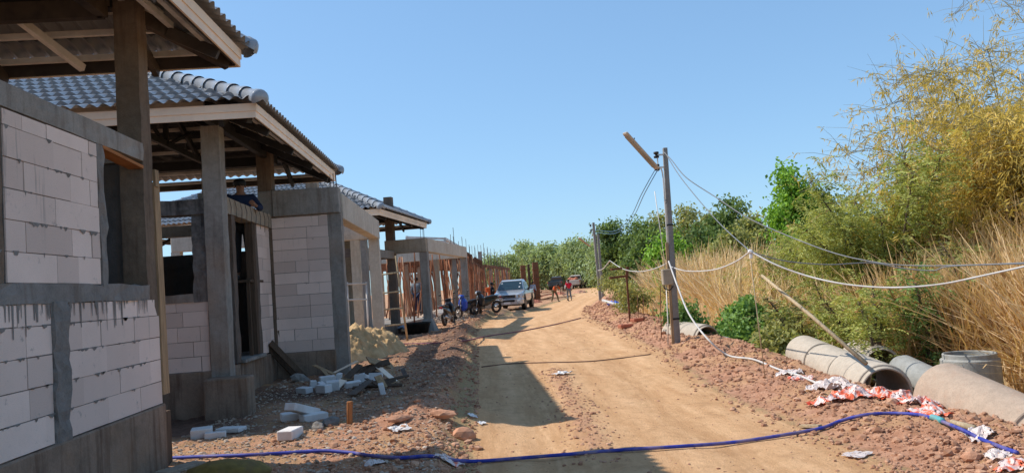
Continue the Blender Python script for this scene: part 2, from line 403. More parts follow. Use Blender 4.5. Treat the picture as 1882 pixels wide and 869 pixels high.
M['box_beige'] = simple('meter_box_beige', (0.40, 0.335, 0.255), 0.6, 0, 0.1, 5, dirt=(0.2, 0.15, 0.1))
M['yellow_bag'] = simple('yellow_sack', (0.20, 0.14, 0.035), 0.85, 0, 0.3, 9, bump=0.3, dirt=(0.16, 0.10, 0.06))
M['clay'] = simple('clay_lump', (0.52, 0.26, 0.155), 0.95, 0, 0.3, 9, bump=0.6, dirt=(0.5, 0.3, 0.19))
M['brick_red'] = simple('red_brick', (0.42, 0.15, 0.09), 0.9, 0, 0.25, 9, bump=0.4)
M['blue_bag'] = simple('blue_plastic_bag', (0.02, 0.12, 0.62), 0.4, 0, 0.2, 9)
def redbag():
    k = N('red_white_plastic'); co = k.coord(); n = k.noise(5, 5, 0.6, co, 0.8); n2 = k.noise(20, 4, 0.6, co)
    c = k.mix(k.ramp(n, [(0.47, 0), (0.53, 1)]), (0.70, 0.55, 0.50), (0.80, 0.14, 0.05))
    c = k.mix(k.ramp(n2, [(0.6, 0), (0.75, 0.5)]), c, (0.70, 0.44, 0.38))
    return k.finish(c, 0.32, 0, n2, 0.4, 0.02, 0.5)
M['redbag'] = redbag()
def clearbag():
    k = N('thin_white_plastic'); n2 = k.noise(20, 4, 0.6)
    c = k.mix(n2, (0.55, 0.42, 0.37), (0.72, 0.64, 0.59))
    return k.finish(c, 0.28, 0, n2, 0.4, 0.02, 0.5)
M['clearbag'] = clearbag()
def sand():
    k = N('sand_pile_yellow'); n = k.noise(5, 6, 0.65); n2 = k.noise(60, 4, 0.7)
    c = k.mix(k.ramp(n, [(0.3, 0), (0.7, 1)]), (0.42, 0.26, 0.12), (0.66, 0.47, 0.26))
    return k.finish(c, 1.0, 0, k.math('ADD', n, n2), 0.6, 0.03, 0.1)
M['sand'] = sand()
def gravelm():
    k = N('gravel_grey'); t = k.attr('tone').outputs['Fac']; n = k.noise(30, 4, 0.6)
    c = k.mix(k.ramp(t, [(0, 0), (1, 1)]), (0.30, 0.22, 0.16), (0.66, 0.56, 0.45))
    c = k.mix(k.ramp(n, [(0.4, 0.4), (0.7, 0)]), c, (0.3, 0.17, 0.10))
    return k.finish(c, 0.95, 0, n, 0.3, 0.01, 0.15)
M['gravel'] = gravelm()
def clodm():
    k = N('soil_clod_red'); t = k.attr('tone').outputs['Fac']; n = k.noise(25, 5, 0.65)
    c = k.mix(k.ramp(t, [(0, 0), (1, 1)]), (0.32, 0.155, 0.09), (0.66, 0.39, 0.25))
    c = k.mix(k.ramp(n, [(0.35, 0.35), (0.7, 0)]), c, (0.16, 0.075, 0.05))
    return k.finish(c, 1.0, 0, n, 0.5, 0.015, 0.1)
M['clod'] = clodm()
def groundm():
    k = N('earth_ground'); co = k.coord()
    z = k.n('SeparateColor'); k.link(k.attr('zone').outputs['Color'], z.inputs[0])
    n1 = k.noise(0.9, 7, 0.6, co); n2 = k.noise(7, 7, 0.68, co); n3 = k.noise(45, 5, 0.7, co); n4 = k.noise(0.35, 4, 0.5, co)
    stretch = k.n('Mapping', i_Vector=co, i_Scale=(3.0, 0.35, 1)).outputs[0]; n5 = k.noise(1.6, 6, 0.62, stretch)
    road = k.mix(k.ramp(n5, [(0.3, 0), (0.7, 1)]), (0.62, 0.35, 0.175), (0.82, 0.515, 0.285))
    road = k.mix(k.ramp(n2, [(0.5, 0), (0.72, 0.55)]), road, (0.50, 0.29, 0.14))
    road = k.mix(k.ramp(k.noise(2.2, 6, 0.7, co, 0.6), [(0.52, 0), (0.66, 0.55)]), road, (0.47, 0.26, 0.13))
    road = k.mix(k.ramp(k.noise(24, 4, 0.75, co), [(0.56, 0), (0.68, 0.5)]), road, (0.42, 0.23, 0.11))
    road = k.mix(k.ramp(n1, [(0.55, 0), (0.75, 0.4)]), road, (0.84, 0.575, 0.345))
    road = k.mix(k.ramp(n3, [(0.62, 0), (0.8, 0.5)]), road, (0.82, 0.64, 0.43))
    loose = k.math('MULTIPLY', k.math('SUBTRACT', 1.0, k.attr('zone').outputs['Alpha']), k.ramp(k.noise(5, 6, 0.7, stretch), [(0.38, 0.05), (0.62, 0.62)]))
    road = k.mix(loose, road, (0.50, 0.27, 0.125))
    berm = k.mix(k.ramp(n2, [(0.3, 0), (0.72, 1)]), (0.36, 0.165, 0.095), (0.66, 0.37, 0.235))
    berm = k.mix(k.ramp(n1, [(0.45, 0), (0.7, 0.6)]), berm, (0.60, 0.38, 0.17))
    berm = k.mix(k.ramp(n3, [(0.6, 0), (0.8, 0.5)]), berm, (0.70, 0.45, 0.32))
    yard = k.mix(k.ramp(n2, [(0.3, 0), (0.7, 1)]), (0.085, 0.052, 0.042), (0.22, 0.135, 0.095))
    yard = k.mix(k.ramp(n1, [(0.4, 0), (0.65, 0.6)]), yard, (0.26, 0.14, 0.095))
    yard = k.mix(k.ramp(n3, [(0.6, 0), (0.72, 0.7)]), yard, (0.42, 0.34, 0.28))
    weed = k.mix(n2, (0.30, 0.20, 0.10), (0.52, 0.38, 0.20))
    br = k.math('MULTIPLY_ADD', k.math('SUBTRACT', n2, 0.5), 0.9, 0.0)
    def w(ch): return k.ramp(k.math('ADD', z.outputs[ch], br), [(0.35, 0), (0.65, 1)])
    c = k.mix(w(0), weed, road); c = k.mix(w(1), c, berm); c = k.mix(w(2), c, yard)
    h = k.math('ADD', k.math('MULTIPLY', n2, 0.6), n3); n6 = k.noise(150, 3, 0.7, co); h = k.math('ADD', h, k.math('MULTIPLY', n6, 0.5))
    wv = k.n('TexWave', bands_direction='DIAGONAL', i_Vector=co, i_Scale=3.2, i_Distortion=3.5, i_Detail=3.0, i_Detail_Scale=1.2).outputs['Fac']
    h = k.math('ADD', h, k.math('MULTIPLY', k.math('MULTIPLY', wv, k.attr('zone').outputs['Alpha']), 0.28))
    return k.finish(c, 1.0, 0, h, 0.75, 0.03, 0.08)
M['ground'] = groundm()
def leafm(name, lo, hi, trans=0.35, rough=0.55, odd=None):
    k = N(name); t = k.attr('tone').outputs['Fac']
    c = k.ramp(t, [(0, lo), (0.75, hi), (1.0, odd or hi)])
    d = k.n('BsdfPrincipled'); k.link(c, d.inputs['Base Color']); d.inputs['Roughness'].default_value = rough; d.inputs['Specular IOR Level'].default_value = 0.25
    tr = k.n('BsdfTranslucent'); k.link(k.mix(1.0, c, (1.3, 1.25, 0.7), 'MULTIPLY'), tr.inputs[0])
    m = k.n('MixShader', i_0=trans); k.link(d.outputs[0], m.inputs[1]); k.link(tr.outputs[0], m.inputs[2]); k.link(m.outputs[0], k.out.inputs[0])
    return k.m
M['lf_far'] = leafm('leaf_green_hazed', (0.17, 0.22, 0.11), (0.46, 0.56, 0.27))  # distance haze is mixed into these paler, bluish leaf colours
M['lf_dark'] = leafm('leaf_dark_green', (0.06, 0.105, 0.032), (0.24, 0.33, 0.10))
M['lf_olive'] = leafm('leaf_olive', (0.16, 0.175, 0.055), (0.50, 0.50, 0.18), odd=(0.58, 0.44, 0.2))
M['lf_bright'] = leafm('leaf_bright_green', (0.12, 0.24, 0.035), (0.36, 0.60, 0.09))
M['lf_bamboo'] = leafm('leaf_bamboo_yellow', (0.32, 0.24, 0.05), (0.80, 0.60, 0.15), odd=(0.78, 0.56, 0.24))
M['lf_legume'] = leafm('leaf_feathery', (0.20, 0.24, 0.06), (0.56, 0.58, 0.17), odd=(0.60, 0.42, 0.2))
M['lf_creeper'] = leafm('leaf_creeper', (0.07, 0.14, 0.035), (0.28, 0.44, 0.13))
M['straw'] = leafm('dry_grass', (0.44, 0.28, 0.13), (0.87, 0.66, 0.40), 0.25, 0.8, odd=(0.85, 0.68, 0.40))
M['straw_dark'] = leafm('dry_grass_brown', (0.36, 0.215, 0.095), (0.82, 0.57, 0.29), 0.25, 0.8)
M['bark'] = simple('tree_bark', (0.13, 0.095, 0.065), 0.95, 0, 0.35, 8, bump=0.5)
M['culm'] = simple('bamboo_culm', (0.26, 0.22, 0.10), 0.6, 0, 0.3, 4)

# ================================================================ GROUND (one sheet, split at the road's edge)
def build_ground():
    ys = [-30, -20, -12, -8, -5, -3, -1.5, 0, 1.2, 2.3, 3.2, 3.9, 4.4]
    y = 4.6
    while y < 140: ys.append(y); y += max(0.034, 0.0058 * y)
    while y < 2600: ys.append(y); y *= 1.16
    xs = list(np.arange(-4.6, 6.6, 0.042))
    x = 6.6; st = 0.05
    while x < 30: xs.append(x); st *= 1.035; x += st
    while x < 2500: xs.append(x); x *= 1.25
    x = -4.65; st = 0.05; L = []
    while x > -2500:
        L.append(x); st = st * 1.09 if x > -30 else abs(x) * 0.25; x -= st
    xs = L[::-1] + xs
    xs = np.array(xs); ys = np.array(ys); nx, ny = len(xs), len(ys)
    # bend the sheet's columns with the road so that detail follows it
    X0, Y = np.meshgrid(xs, ys); shift = (XL(Y) - 0.0) * np.clip(1 - np.abs(X0) / 400, 0, 1); X = X0 + shift * sstep(20, 60, Y)
    Z = hgt(X, Y); far = np.maximum(np.abs(X), np.abs(Y)); Z = np.where(far > 250, 0.5, Z)
    d = X - XR(Y); l = XL(Y) - X
    road = sstep(-0.15, 0.25, -l) * (1 - sstep(-0.35, 0.25, d)); bermw = sstep(-0.35, 0.3, d) * (1 - sstep(1.9, 2.6, d))
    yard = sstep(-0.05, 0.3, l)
    wx = 1.05 + 0.05 * (Y - 7); wr = np.exp(-((X - wx) / 0.25) ** 2) * sstep(6.2, 7.5, Y) * (1 - sstep(12, 15, Y))
    bermw = np.maximum(bermw, wr * 0.55)
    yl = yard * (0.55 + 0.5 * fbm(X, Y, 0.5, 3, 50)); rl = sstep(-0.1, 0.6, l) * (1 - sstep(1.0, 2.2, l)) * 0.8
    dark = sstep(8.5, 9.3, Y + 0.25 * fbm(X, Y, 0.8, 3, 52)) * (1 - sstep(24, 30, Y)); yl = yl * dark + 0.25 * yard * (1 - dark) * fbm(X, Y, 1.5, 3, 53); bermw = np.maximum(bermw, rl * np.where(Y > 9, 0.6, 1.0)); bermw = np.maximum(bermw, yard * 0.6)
    U = (X - XL(Y)) / (XR(Y) - XL(Y)) + 0.03 * fbm(Y, Y * 0, 0.25, 2, 70); trk = np.exp(-((U - 0.16) / 0.05) ** 2) + np.exp(-((U - 0.44) / 0.06) ** 2) + np.exp(-((U - 0.60) / 0.05) ** 2) + np.exp(-((U - 0.84) / 0.06) ** 2)
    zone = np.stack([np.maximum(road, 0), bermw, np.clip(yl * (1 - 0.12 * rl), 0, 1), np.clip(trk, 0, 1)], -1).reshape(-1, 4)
    V = np.stack([X, Y, Z], -1).reshape(-1, 3)
    i, j = np.meshgrid(np.arange(nx - 1), np.arange(ny - 1)); a = (j * nx + i).ravel()
    Fc = np.stack([a, a + 1, a + 1 + nx, a + nx], 1)
    cx = V[Fc].mean(1); isroad = (cx[:, 0] > XL(cx[:, 1]) - 0.05) & (cx[:, 0] < XR(cx[:, 1]) - 0.05) & (cx[:, 1] < 200)
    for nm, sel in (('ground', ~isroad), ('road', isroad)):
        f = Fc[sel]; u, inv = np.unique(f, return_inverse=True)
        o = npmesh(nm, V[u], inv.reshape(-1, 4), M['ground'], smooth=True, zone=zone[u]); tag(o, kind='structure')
    bpy.data.objects['ground']['label'] = 'reddish earth yard, soil bank and dry verge beside the road'
    bpy.data.objects['road']['label'] = 'dusty tan dirt road curving to the right'
build_ground()

def scatter(name, pts, size, seeds, mat, flat=0.65, label='', amp=0.3, sub=1):
    shapes = []
    for s_ in range(seeds):
        mb = MB(); mb.blob((0, 0, 0), (1, 0.8, flat), 100 + s_, sub, amp, 0.5); shapes.append((np.array(mb.v), np.array(mb.f)))
    V = []; Fs = []; T = []; off = 0; n = len(pts)
    ang = NR.random(n) * 6.283; tl = NR.normal(0, 0.35, n); tn = np.clip(NR.normal(0.5, 0.25, n), 0, 1)
    for k in range(n):
        v, f = shapes[k % seeds]; c, s_ = cos(ang[k]), sin(ang[k]); ct, st = cos(tl[k]), sin(tl[k])
        x = v[:, 0] * ct - v[:, 2] * st; zz = v[:, 0] * st + v[:, 2] * ct; yv = v[:, 1]
        w = np.stack([x * c - yv * s_, x * s_ + yv * c, zz], 1) * size[k] + pts[k]
        V.append(w); Fs.append(f + off); off += len(v); T.append(np.full(len(f), tn[k]))
    o = npmesh(name, np.concatenate(V), np.concatenate(Fs), mat, tone=np.concatenate(T)); tag(o, label=label, kind='stuff'); return o
def sample(n, fx, fy):
    y = fy(n); x = fx(y, n); return x, y
# clods on the right bank
n = 15000; y = 5.2 + 40 * NR.random(n) ** 2.2; d = NR.normal(0.75, 0.55, n); d = np.where(d < -0.35, -0.35 + NR.random(n) * 2, d); x = XR(y) + d
sz = np.clip(NR.lognormal(-4.6, 0.62, n), 0.005, 0.05) * (0.8 + y * 0.025)
scatter('soil_clods', np.stack([x, y, hgt(x, y) + sz * 0.2], 1), sz, 6, M['clod'], label='loose reddish soil clods over the bank beside the road')
# red clods left
n = 13000; y = 5.6 + 30 * NR.random(n) ** 2.4; l = np.abs(NR.normal(0.55, 0.9, n)) - 0.1; x = XL(y) - l; keep = x > -3.4; x, y = x[keep], y[keep]
sz = np.clip(NR.lognormal(-4.75, 0.68, len(x)), 0.004, 0.05) * (0.8 + y * 0.02)
scatter('soil_clods', np.stack([x, y, hgt(x, y) + sz * 0.2], 1), sz, 6, M['clod'], label='loose reddish soil clods over the yard left of the road')
# pale stone chips in the yard
n = 11000; y = 6.2 + 9 * NR.random(n) ** 1.6; x = -3.3 + 3.0 * NR.random(n) ** 1.25
sz = np.clip(NR.lognormal(-4.75, 0.55, n), 0.004, 0.035)
scatter('gravel', np.stack([x, y, hgt(x, y) + sz * 0.15], 1), sz, 6, M['gravel'], flat=0.45, label='scattered pale stone chips over the yard before the houses')
n = 900; y = 5.5 + 20 * NR.random(n) ** 1.5; u = NR.random(n); x = XL(y) + u * (XR(y) - XL(y)); sz = np.clip(NR.lognormal(-4.9, 0.45, n), 0.004, 0.022)
scatter('gravel', np.stack([x, y, hgt(x, y) + sz * 0.1], 1), sz, 4, M['clod'], flat=0.6, label='small pebbles strewn on the dirt road')
n = 700; wy = 6.6 + 6.5 * NR.random(n); wxx = 1.05 + 0.05 * (wy - 7) + NR.normal(0, 0.16, n); sz = np.clip(NR.lognormal(-4.5, 0.45, n), 0.005, 0.03)
scatter('soil_clods', np.stack([wxx, wy, hgt(wxx, wy) + sz * 0.1], 1), sz, 4, M['clod'], flat=0.6, label='crumbly soil windrow along the middle of the road')

# ================================================================ HOUSES
SL = radians(26)
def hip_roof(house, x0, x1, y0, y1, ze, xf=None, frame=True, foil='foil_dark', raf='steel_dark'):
    """x0..x1, y0..y1: fascia faces; ze: bottom of fascia; builds roof > fascia, ridge_cap, purlin_frame, insulation_sheet"""
    def tr(p): return (xf @ Vector(p)) if xf is not None else Vector(p)
    zt = ze + 0.17; oh = 0.07; ex = 0.31; wv = 0.16
    V = []; Fc = []; off = 0
    cs, sn = cos(SL), sin(SL)
    faces = [((x0 - oh, y0 - oh), (1, 0), (0, 1), x1 - x0 + 2 * oh, (y1 - y0 + 2 * oh) / 2), ((x1 + oh, y0 - oh), (0, 1), (-1, 0), y1 - y0 + 2 * oh, (y1 - y0 + 2 * oh) / 2),
             ((x1 + oh, y1 + oh), (-1, 0), (0, -1), x1 - x0 + 2 * oh, (y1 - y0 + 2 * oh) / 2), ((x0 - oh, y1 + oh), (0, -1), (1, 0), y1 - y0 + 2 * oh, (y1 - y0 + 2 * oh) / 2)]
    z0 = zt - 0.005
    for (o, e, i_, L, run) in faces:
        T = run / cs; s = np.arange(0, L + 0.01, wv / 8); s[-1] = L
        nc = int(T / ex); rows = []
        for c in range(nc + 1):
            a = c * ex; b = min((c + 1) * ex, T)
            if a >= T: break
            rows += [(a, 0.056), (b - 0.002, 0.006)]
        ph = 0.5 + 0.5 * np.cos(2 * pi * s / wv); wave = 0.046 * ph ** 0.75
        G = []; S2 = []
        for (t, of) in rows:
            p = t * cs; sc = np.clip(s, p, L - p); hgt_ = of + wave
            nx, nz = -sn, cs
            inn = p + hgt_ * nx; z = z0 + t * sn + hgt_ * nz
            G.append(np.stack([o[0] + e[0] * sc + i_[0] * inn, o[1] + e[1] * sc + i_[1] * inn, z + 0 * sc], 1)); S2.append(sc)
        G = np.array(G); S2 = np.array(S2); nr, nsz = G.shape[:2]
        ii, jj = np.meshgrid(np.arange(nsz - 1), np.arange(nr - 1)); a = (jj * nsz + ii)
        w = np.minimum(S2[:-1, 1:] - S2[:-1, :-1], 9) + np.maximum(S2[1:, 1:] - S2[1:, :-1], 0)
        f = np.stack([a, a + 1, a + 1 + nsz, a + nsz], -1)[w > 1e-4]
        V.append(G.reshape(-1, 3)); Fc.append(f.reshape(-1, 4) + off); off += G.size // 3
    V = np.concatenate(V); Fc = np.concatenate(Fc)
    if xf is not None: V = np.array([tuple(tr(p)) for p in V])
    roof = npmesh('roof', V, Fc, M['tile'], house, smooth=False)
    # fascia: wide board with a narrower one over its top
    m = MB(xf); t = 0.018
    m.box((x0, y0, ze), (x1, y0 + t, zt)); m.box((x0, y1 - t, ze), (x1, y1, zt)); m.box((x0, y0 + t, ze), (x0 + t, y1 - t, zt)); m.box((x1 - t, y0 + t, ze), (x1, y1 - t, zt))
    u = 0.012
    m.box((x0 - u, y0 - u, zt - 0.085), (x1 + u, y0, zt + 0.012)); m.box((x0 - u, y1, zt - 0.085), (x1 + u, y1 + u, zt + 0.012))
    m.box((x0 - u, y0, zt - 0.085), (x0, y1, zt + 0.012)); m.box((x1, y0, zt - 0.085), (x1 + u, y1, zt + 0.012))
    m.build('fascia', M['fascia'], roof)
    m = MB(xf); t2 = t + 0.003  # dark boards added behind the fascia to stand for its shaded back
    m.box((x0 + t2 + .03, y0 + t2, ze + 0.01), (x1 - t2 - .03, y0 + t2 + 0.03, zt - 0.02)); m.box((x0 + t2 + .03, y1 - t2 - 0.03, ze + 0.01), (x1 - t2 - .03, y1 - t2, zt - 0.02))
    m.box((x0 + t2, y0 + t2 + .06, ze + 0.01), (x0 + t2 + 0.03, y1 - t2 - .06, zt - 0.02)); m.box((x1 - t2 - 0.03, y0 + t2 + .06, ze + 0.01), (x1 - t2, y1 - t2 - .06, zt - 0.02))
    m.build('fascia_shade_board', M['steel_brown'], roof)
    # ridge and hip caps
    hw = (y1 - y0 + 2 * oh) / 2; zr = z0 + hw * tan(SL) + 0.05
    a0, b0, a1, b1 = x0 - oh, y0 - oh, x1 + oh, y1 + oh; ym = (y0 + y1) / 2
    A, B = Vector((a0 + hw, ym, zr)), Vector((a1 - hw, ym, zr))
    m = MB(xf)
    def caps(p, q, dome=True):
        p, q = Vector(p), Vector(q); D = q - p; Ln = D.length; d = D / Ln; k = max(1, round(Ln / 0.33)); st = Ln / k
        sd = d.cross(Vector((0, 0, 1))).normalized(); up = sd.cross(d)
        for c in range(k):
            rings = []
            for (tt, r) in ((c * st - 0.02, 0.118), (c * st + 0.045, 0.118), (c * st + 0.05, 0.105), ((c + 1) * st, 0.098)):
                ctr = p + d * tt
                rings.append([ctr + (sd * sin(g) + up * cos(g)) * r for g in np.linspace(-1.95, 1.95, 13)])
            vv = [w for r_ in rings for w in r_]; ff = [(i * 13 + j, i * 13 + j + 1, (i + 1) * 13 + j + 1, (i + 1) * 13 + j) for i in range(3) for j in range(12)]
            m.add(vv, ff)
        if dome:
            rings = []
            for q_ in np.linspace(0, pi / 2, 6):
                ctr = p - d * (0.02 + 0.07 * sin(q_)); r = 0.118 * cos(q_) + 0.002
                rings.append([ctr + (sd * sin(g) + up * cos(g)) * r for g in np.linspace(-2.2, 2.2, 13)])
            vv = [w for r_ in rings for w in r_]; ff = [(i * 13 + j, i * 13 + j + 1, (i + 1) * 13 + j + 1, (i + 1) * 13 + j) for i in range(5) for j in range(12)]
            m.add(vv, ff)
    zc = z0 + 0.055
    caps((a0 - .0, b0 - .0, zc), A); caps((a0, b1, zc), A); caps((a1, b0, zc), B); caps((a1, b1, zc), B); caps(A, B, False)
    m.build('ridge_cap', M['tile_cap'], roof, smooth=True)
    # foil under the tiles
    V = []; Fc = []; off = 0
    for (o, e, i_, L, run) in faces:
        f0 = 0.62; o = (o[0] + (e[0] + i_[0]) * f0, o[1] + (e[1] + i_[1]) * f0); L -= 2 * f0; run -= f0 + 0.01
        ns, nt = 90, 30; s = np.linspace(0, L, ns); t = np.linspace(0, run, nt); S, T = np.meshgrid(s, t); P = np.clip(S, T, L - T)
        X = o[0] + e[0] * P + i_[0] * T; Y = o[1] + e[1] * P + i_[1] * T
        Z = z0 - 0.03 + f0 * tan(SL) + T * tan(SL) - 0.02 - 0.035 * np.abs(fbm(X, Y, 1.7, 4, 60)) - 0.02 * np.abs(np.sin(T / cs / 0.62 * pi))
        V.append(np.stack([X, Y, Z], -1).reshape(-1, 3)); ii, jj = np.meshgrid(np.arange(ns - 1), np.arange(nt - 1)); a = (jj * ns + ii)
        w = (P[:-1, 1:] - P[:-1, :-1]) + (P[1:, 1:] - P[1:, :-1]); f = np.stack([a, a + 1, a + 1 + ns, a + ns], -1)[w > 1e-4]; Fc.append(f + off); off += ns * nt
    V = np.concatenate(V); Fc = np.concatenate(Fc)
    if xf is not None: V = np.array([tuple(tr(p)) for p in V])
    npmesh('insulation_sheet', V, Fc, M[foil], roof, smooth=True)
    if not frame: return roof
    g = MB(xf); b = MB(xf)
    for (o, e, i_, L, run) in faces:
        t = 0.25
        while t < run - 0.1:
            z = z0 + t * tan(SL) - 0.165
            p = (o[0] + e[0] * (t + 0.1) + i_[0] * t, o[1] + e[1] * (t + 0.1) + i_[1] * t, z); q = (o[0] + e[0] * (L - t - 0.1) + i_[0] * t, o[1] + e[1] * (L - t - 0.1) + i_[1] * t, z)
            if L - 2 * t > 0.4: g.bar(p, q, 0.05, 0.055)
            t += 0.30
        s = 0.9
        while s < L - 0.5:
            tm = min(s, L - s, run) - 0.05
            p = Vector((o[0] + e[0] * s + i_[0] * 0.12, o[1] + e[1] * s + i_[1] * 0.12, z0 + 0.12 * tan(SL) - 0.25)); q = Vector((o[0] + e[0] * s + i_[0] * tm, o[1] + e[1] * s + i_[1] * tm, z0 + tm * tan(SL) - 0.25))
            b.bar(p, q, 0.055, 0.11); s += 1.5
        # wall plate along the house at the columns' line
    for (px, py, qx, qy) in ((a0, b0, A.x, ym), (a0, b1, A.x, ym), (a1, b0, B.x, ym), (a1, b1, B.x, ym)):
        p = Vector((px, py, z0)); q = Vector((qx, qy, zr - 0.05)); dd = (q - p).normalized(); b.bar(p + dd * 0.25 + Vector((0, 0, -0.23)), q + Vector((0, 0, -0.23)), 0.07, 0.13)
    b.bar(A - Vector((0, 0, 0.3)), B - Vector((0, 0, 0.3)), 0.1, 0.15)
    in_ = 0.95
    zz = ze + in_ * tan(SL) - 0.14
    for p, q in (((x0 + in_, y0 + in_), (x1 - in_, y0 + in_)), ((x1 - in_, y0 + in_), (x1 - in_, y1 - in_)), ((x1 - in_, y1 - in_), (x0 + in_, y1 - in_)), ((x0 + in_, y1 - in_), (x0 + in_, y0 + in_))):
        b.bar((*p, zz), (*q, zz), 0.09, 0.17)
    for yy in np.linspace(x0 + 2.2, x1 - 2.2, 4):   # ties and struts of the trusses
        b.bar((yy, y0 + in_, zz + .02), (yy, y1 - in_, zz + .02), 0.06, 0.1)
        b.bar((yy, ym, zz), (yy, ym, zr - 0.3), 0.05, 0.08); b.bar((yy, ym, zz), (yy, (y0 + ym) / 2, zz + 0.55), 0.04, 0.05); b.bar((yy, ym, zz), (yy, (y1 + ym) / 2, zz + 0.55), 0.04, 0.05)
    g.build('purlin', M['galv'], roof); b.build('rafter', M[raf], roof)
    return roof
k = N('ridge_cap_glazed'); n1 = k.noise(4, 4, 0.6); M['tile_cap'] = k.finish(k.mix(n1, (0.24, 0.25, 0.27), (0.34, 0.35, 0.36)), 0.22, 0, None, spec=0.75)

def block_panel(m, o, e, nrm, L, z0, z1, seed, first=0.2, th=0.06, mort=None):
    """aerated blocks 60x20 in running bond; o: start point, e: along, nrm: outward"""
    r = random.Random(seed); o = Vector(o); e = Vector(e); nrm = Vector(nrm); z = z0; row = 0
    while z < z1 - 0.012:
        h = min(0.2 if (row or first >= 0.2) else first, z1 - z); s = 0.0; nxt = r.choice((0.22, 0.3, 0.38, 0.6)) if row % 2 else 0.6
        while s < L - 0.012:
            w = min(nxt, L - s)
            if L - s - w < 0.09: w = L - s
            g = r.choice((0.001, 0.002, 0.004, 0.006)); gz = r.choice((0.0012, 0.0025, 0.004, 0.005)); dj = r.uniform(-0.003, 0.003)
            a = o + e * (s + g); b = o + e * (s + w - g)
            p = [Vector((a.x, a.y, z + gz)) - nrm * th, Vector((b.x, b.y, z + gz)) - nrm * th, Vector((b.x, b.y, z + gz)) + nrm * dj, Vector((a.x, a.y, z + gz)) + nrm * dj]
            m.hexa(p + [q + Vector((0, 0, h - 2 * gz)) for q in p], r.uniform(0.15, 1.0))
            s += w; nxt = r.choice((0.6, 0.6, 0.6, 0.4, 0.3))
        z += h; row += 1
    if mort is not None:
        a = o - nrm * 0.09; b = o + e * L - nrm * 0.008
        mort.box((a.x, a.y, z0), (b.x, b.y, z1))

def rough_bar(m, p, q, w, h, seg=10, amp=0.012, seed=0, tone=0.5):
    """cast concrete member with uneven faces"""
    r = random.Random(seed); p, q = Vector(p), Vector(q); d = (q - p); L = d.length; d /= L; up = Vector((0, 0, 1)) if abs(d.z) < 0.9 else Vector((0, 1, 0))
    sd = d.cross(up).normalized(); u = sd.cross(d); rings = []
    for i in range(seg + 1):
        c = p + d * (L * i / seg); j = lambda: r.uniform(-amp, amp)
        rings.append([c + sd * (sx * w / 2 + j()) + u * (sy * h / 2 + j()) for sx, sy in ((-1, -1), (0, -1), (1, -1), (1, 0), (1, 1), (0, 1), (-1, 1), (-1, 0))])
    v = [x for r_ in rings for x in r_]; f = [(i * 8 + k_, i * 8 + (k_ + 1) % 8, (i + 1) * 8 + (k_ + 1) % 8, (i + 1) * 8 + k_) for i in range(seg) for k_ in range(8)]
    f += [tuple(range(7, -1, -1)), tuple(seg * 8 + k_ for k_ in range(8))]
    m.add(v, f, tone)

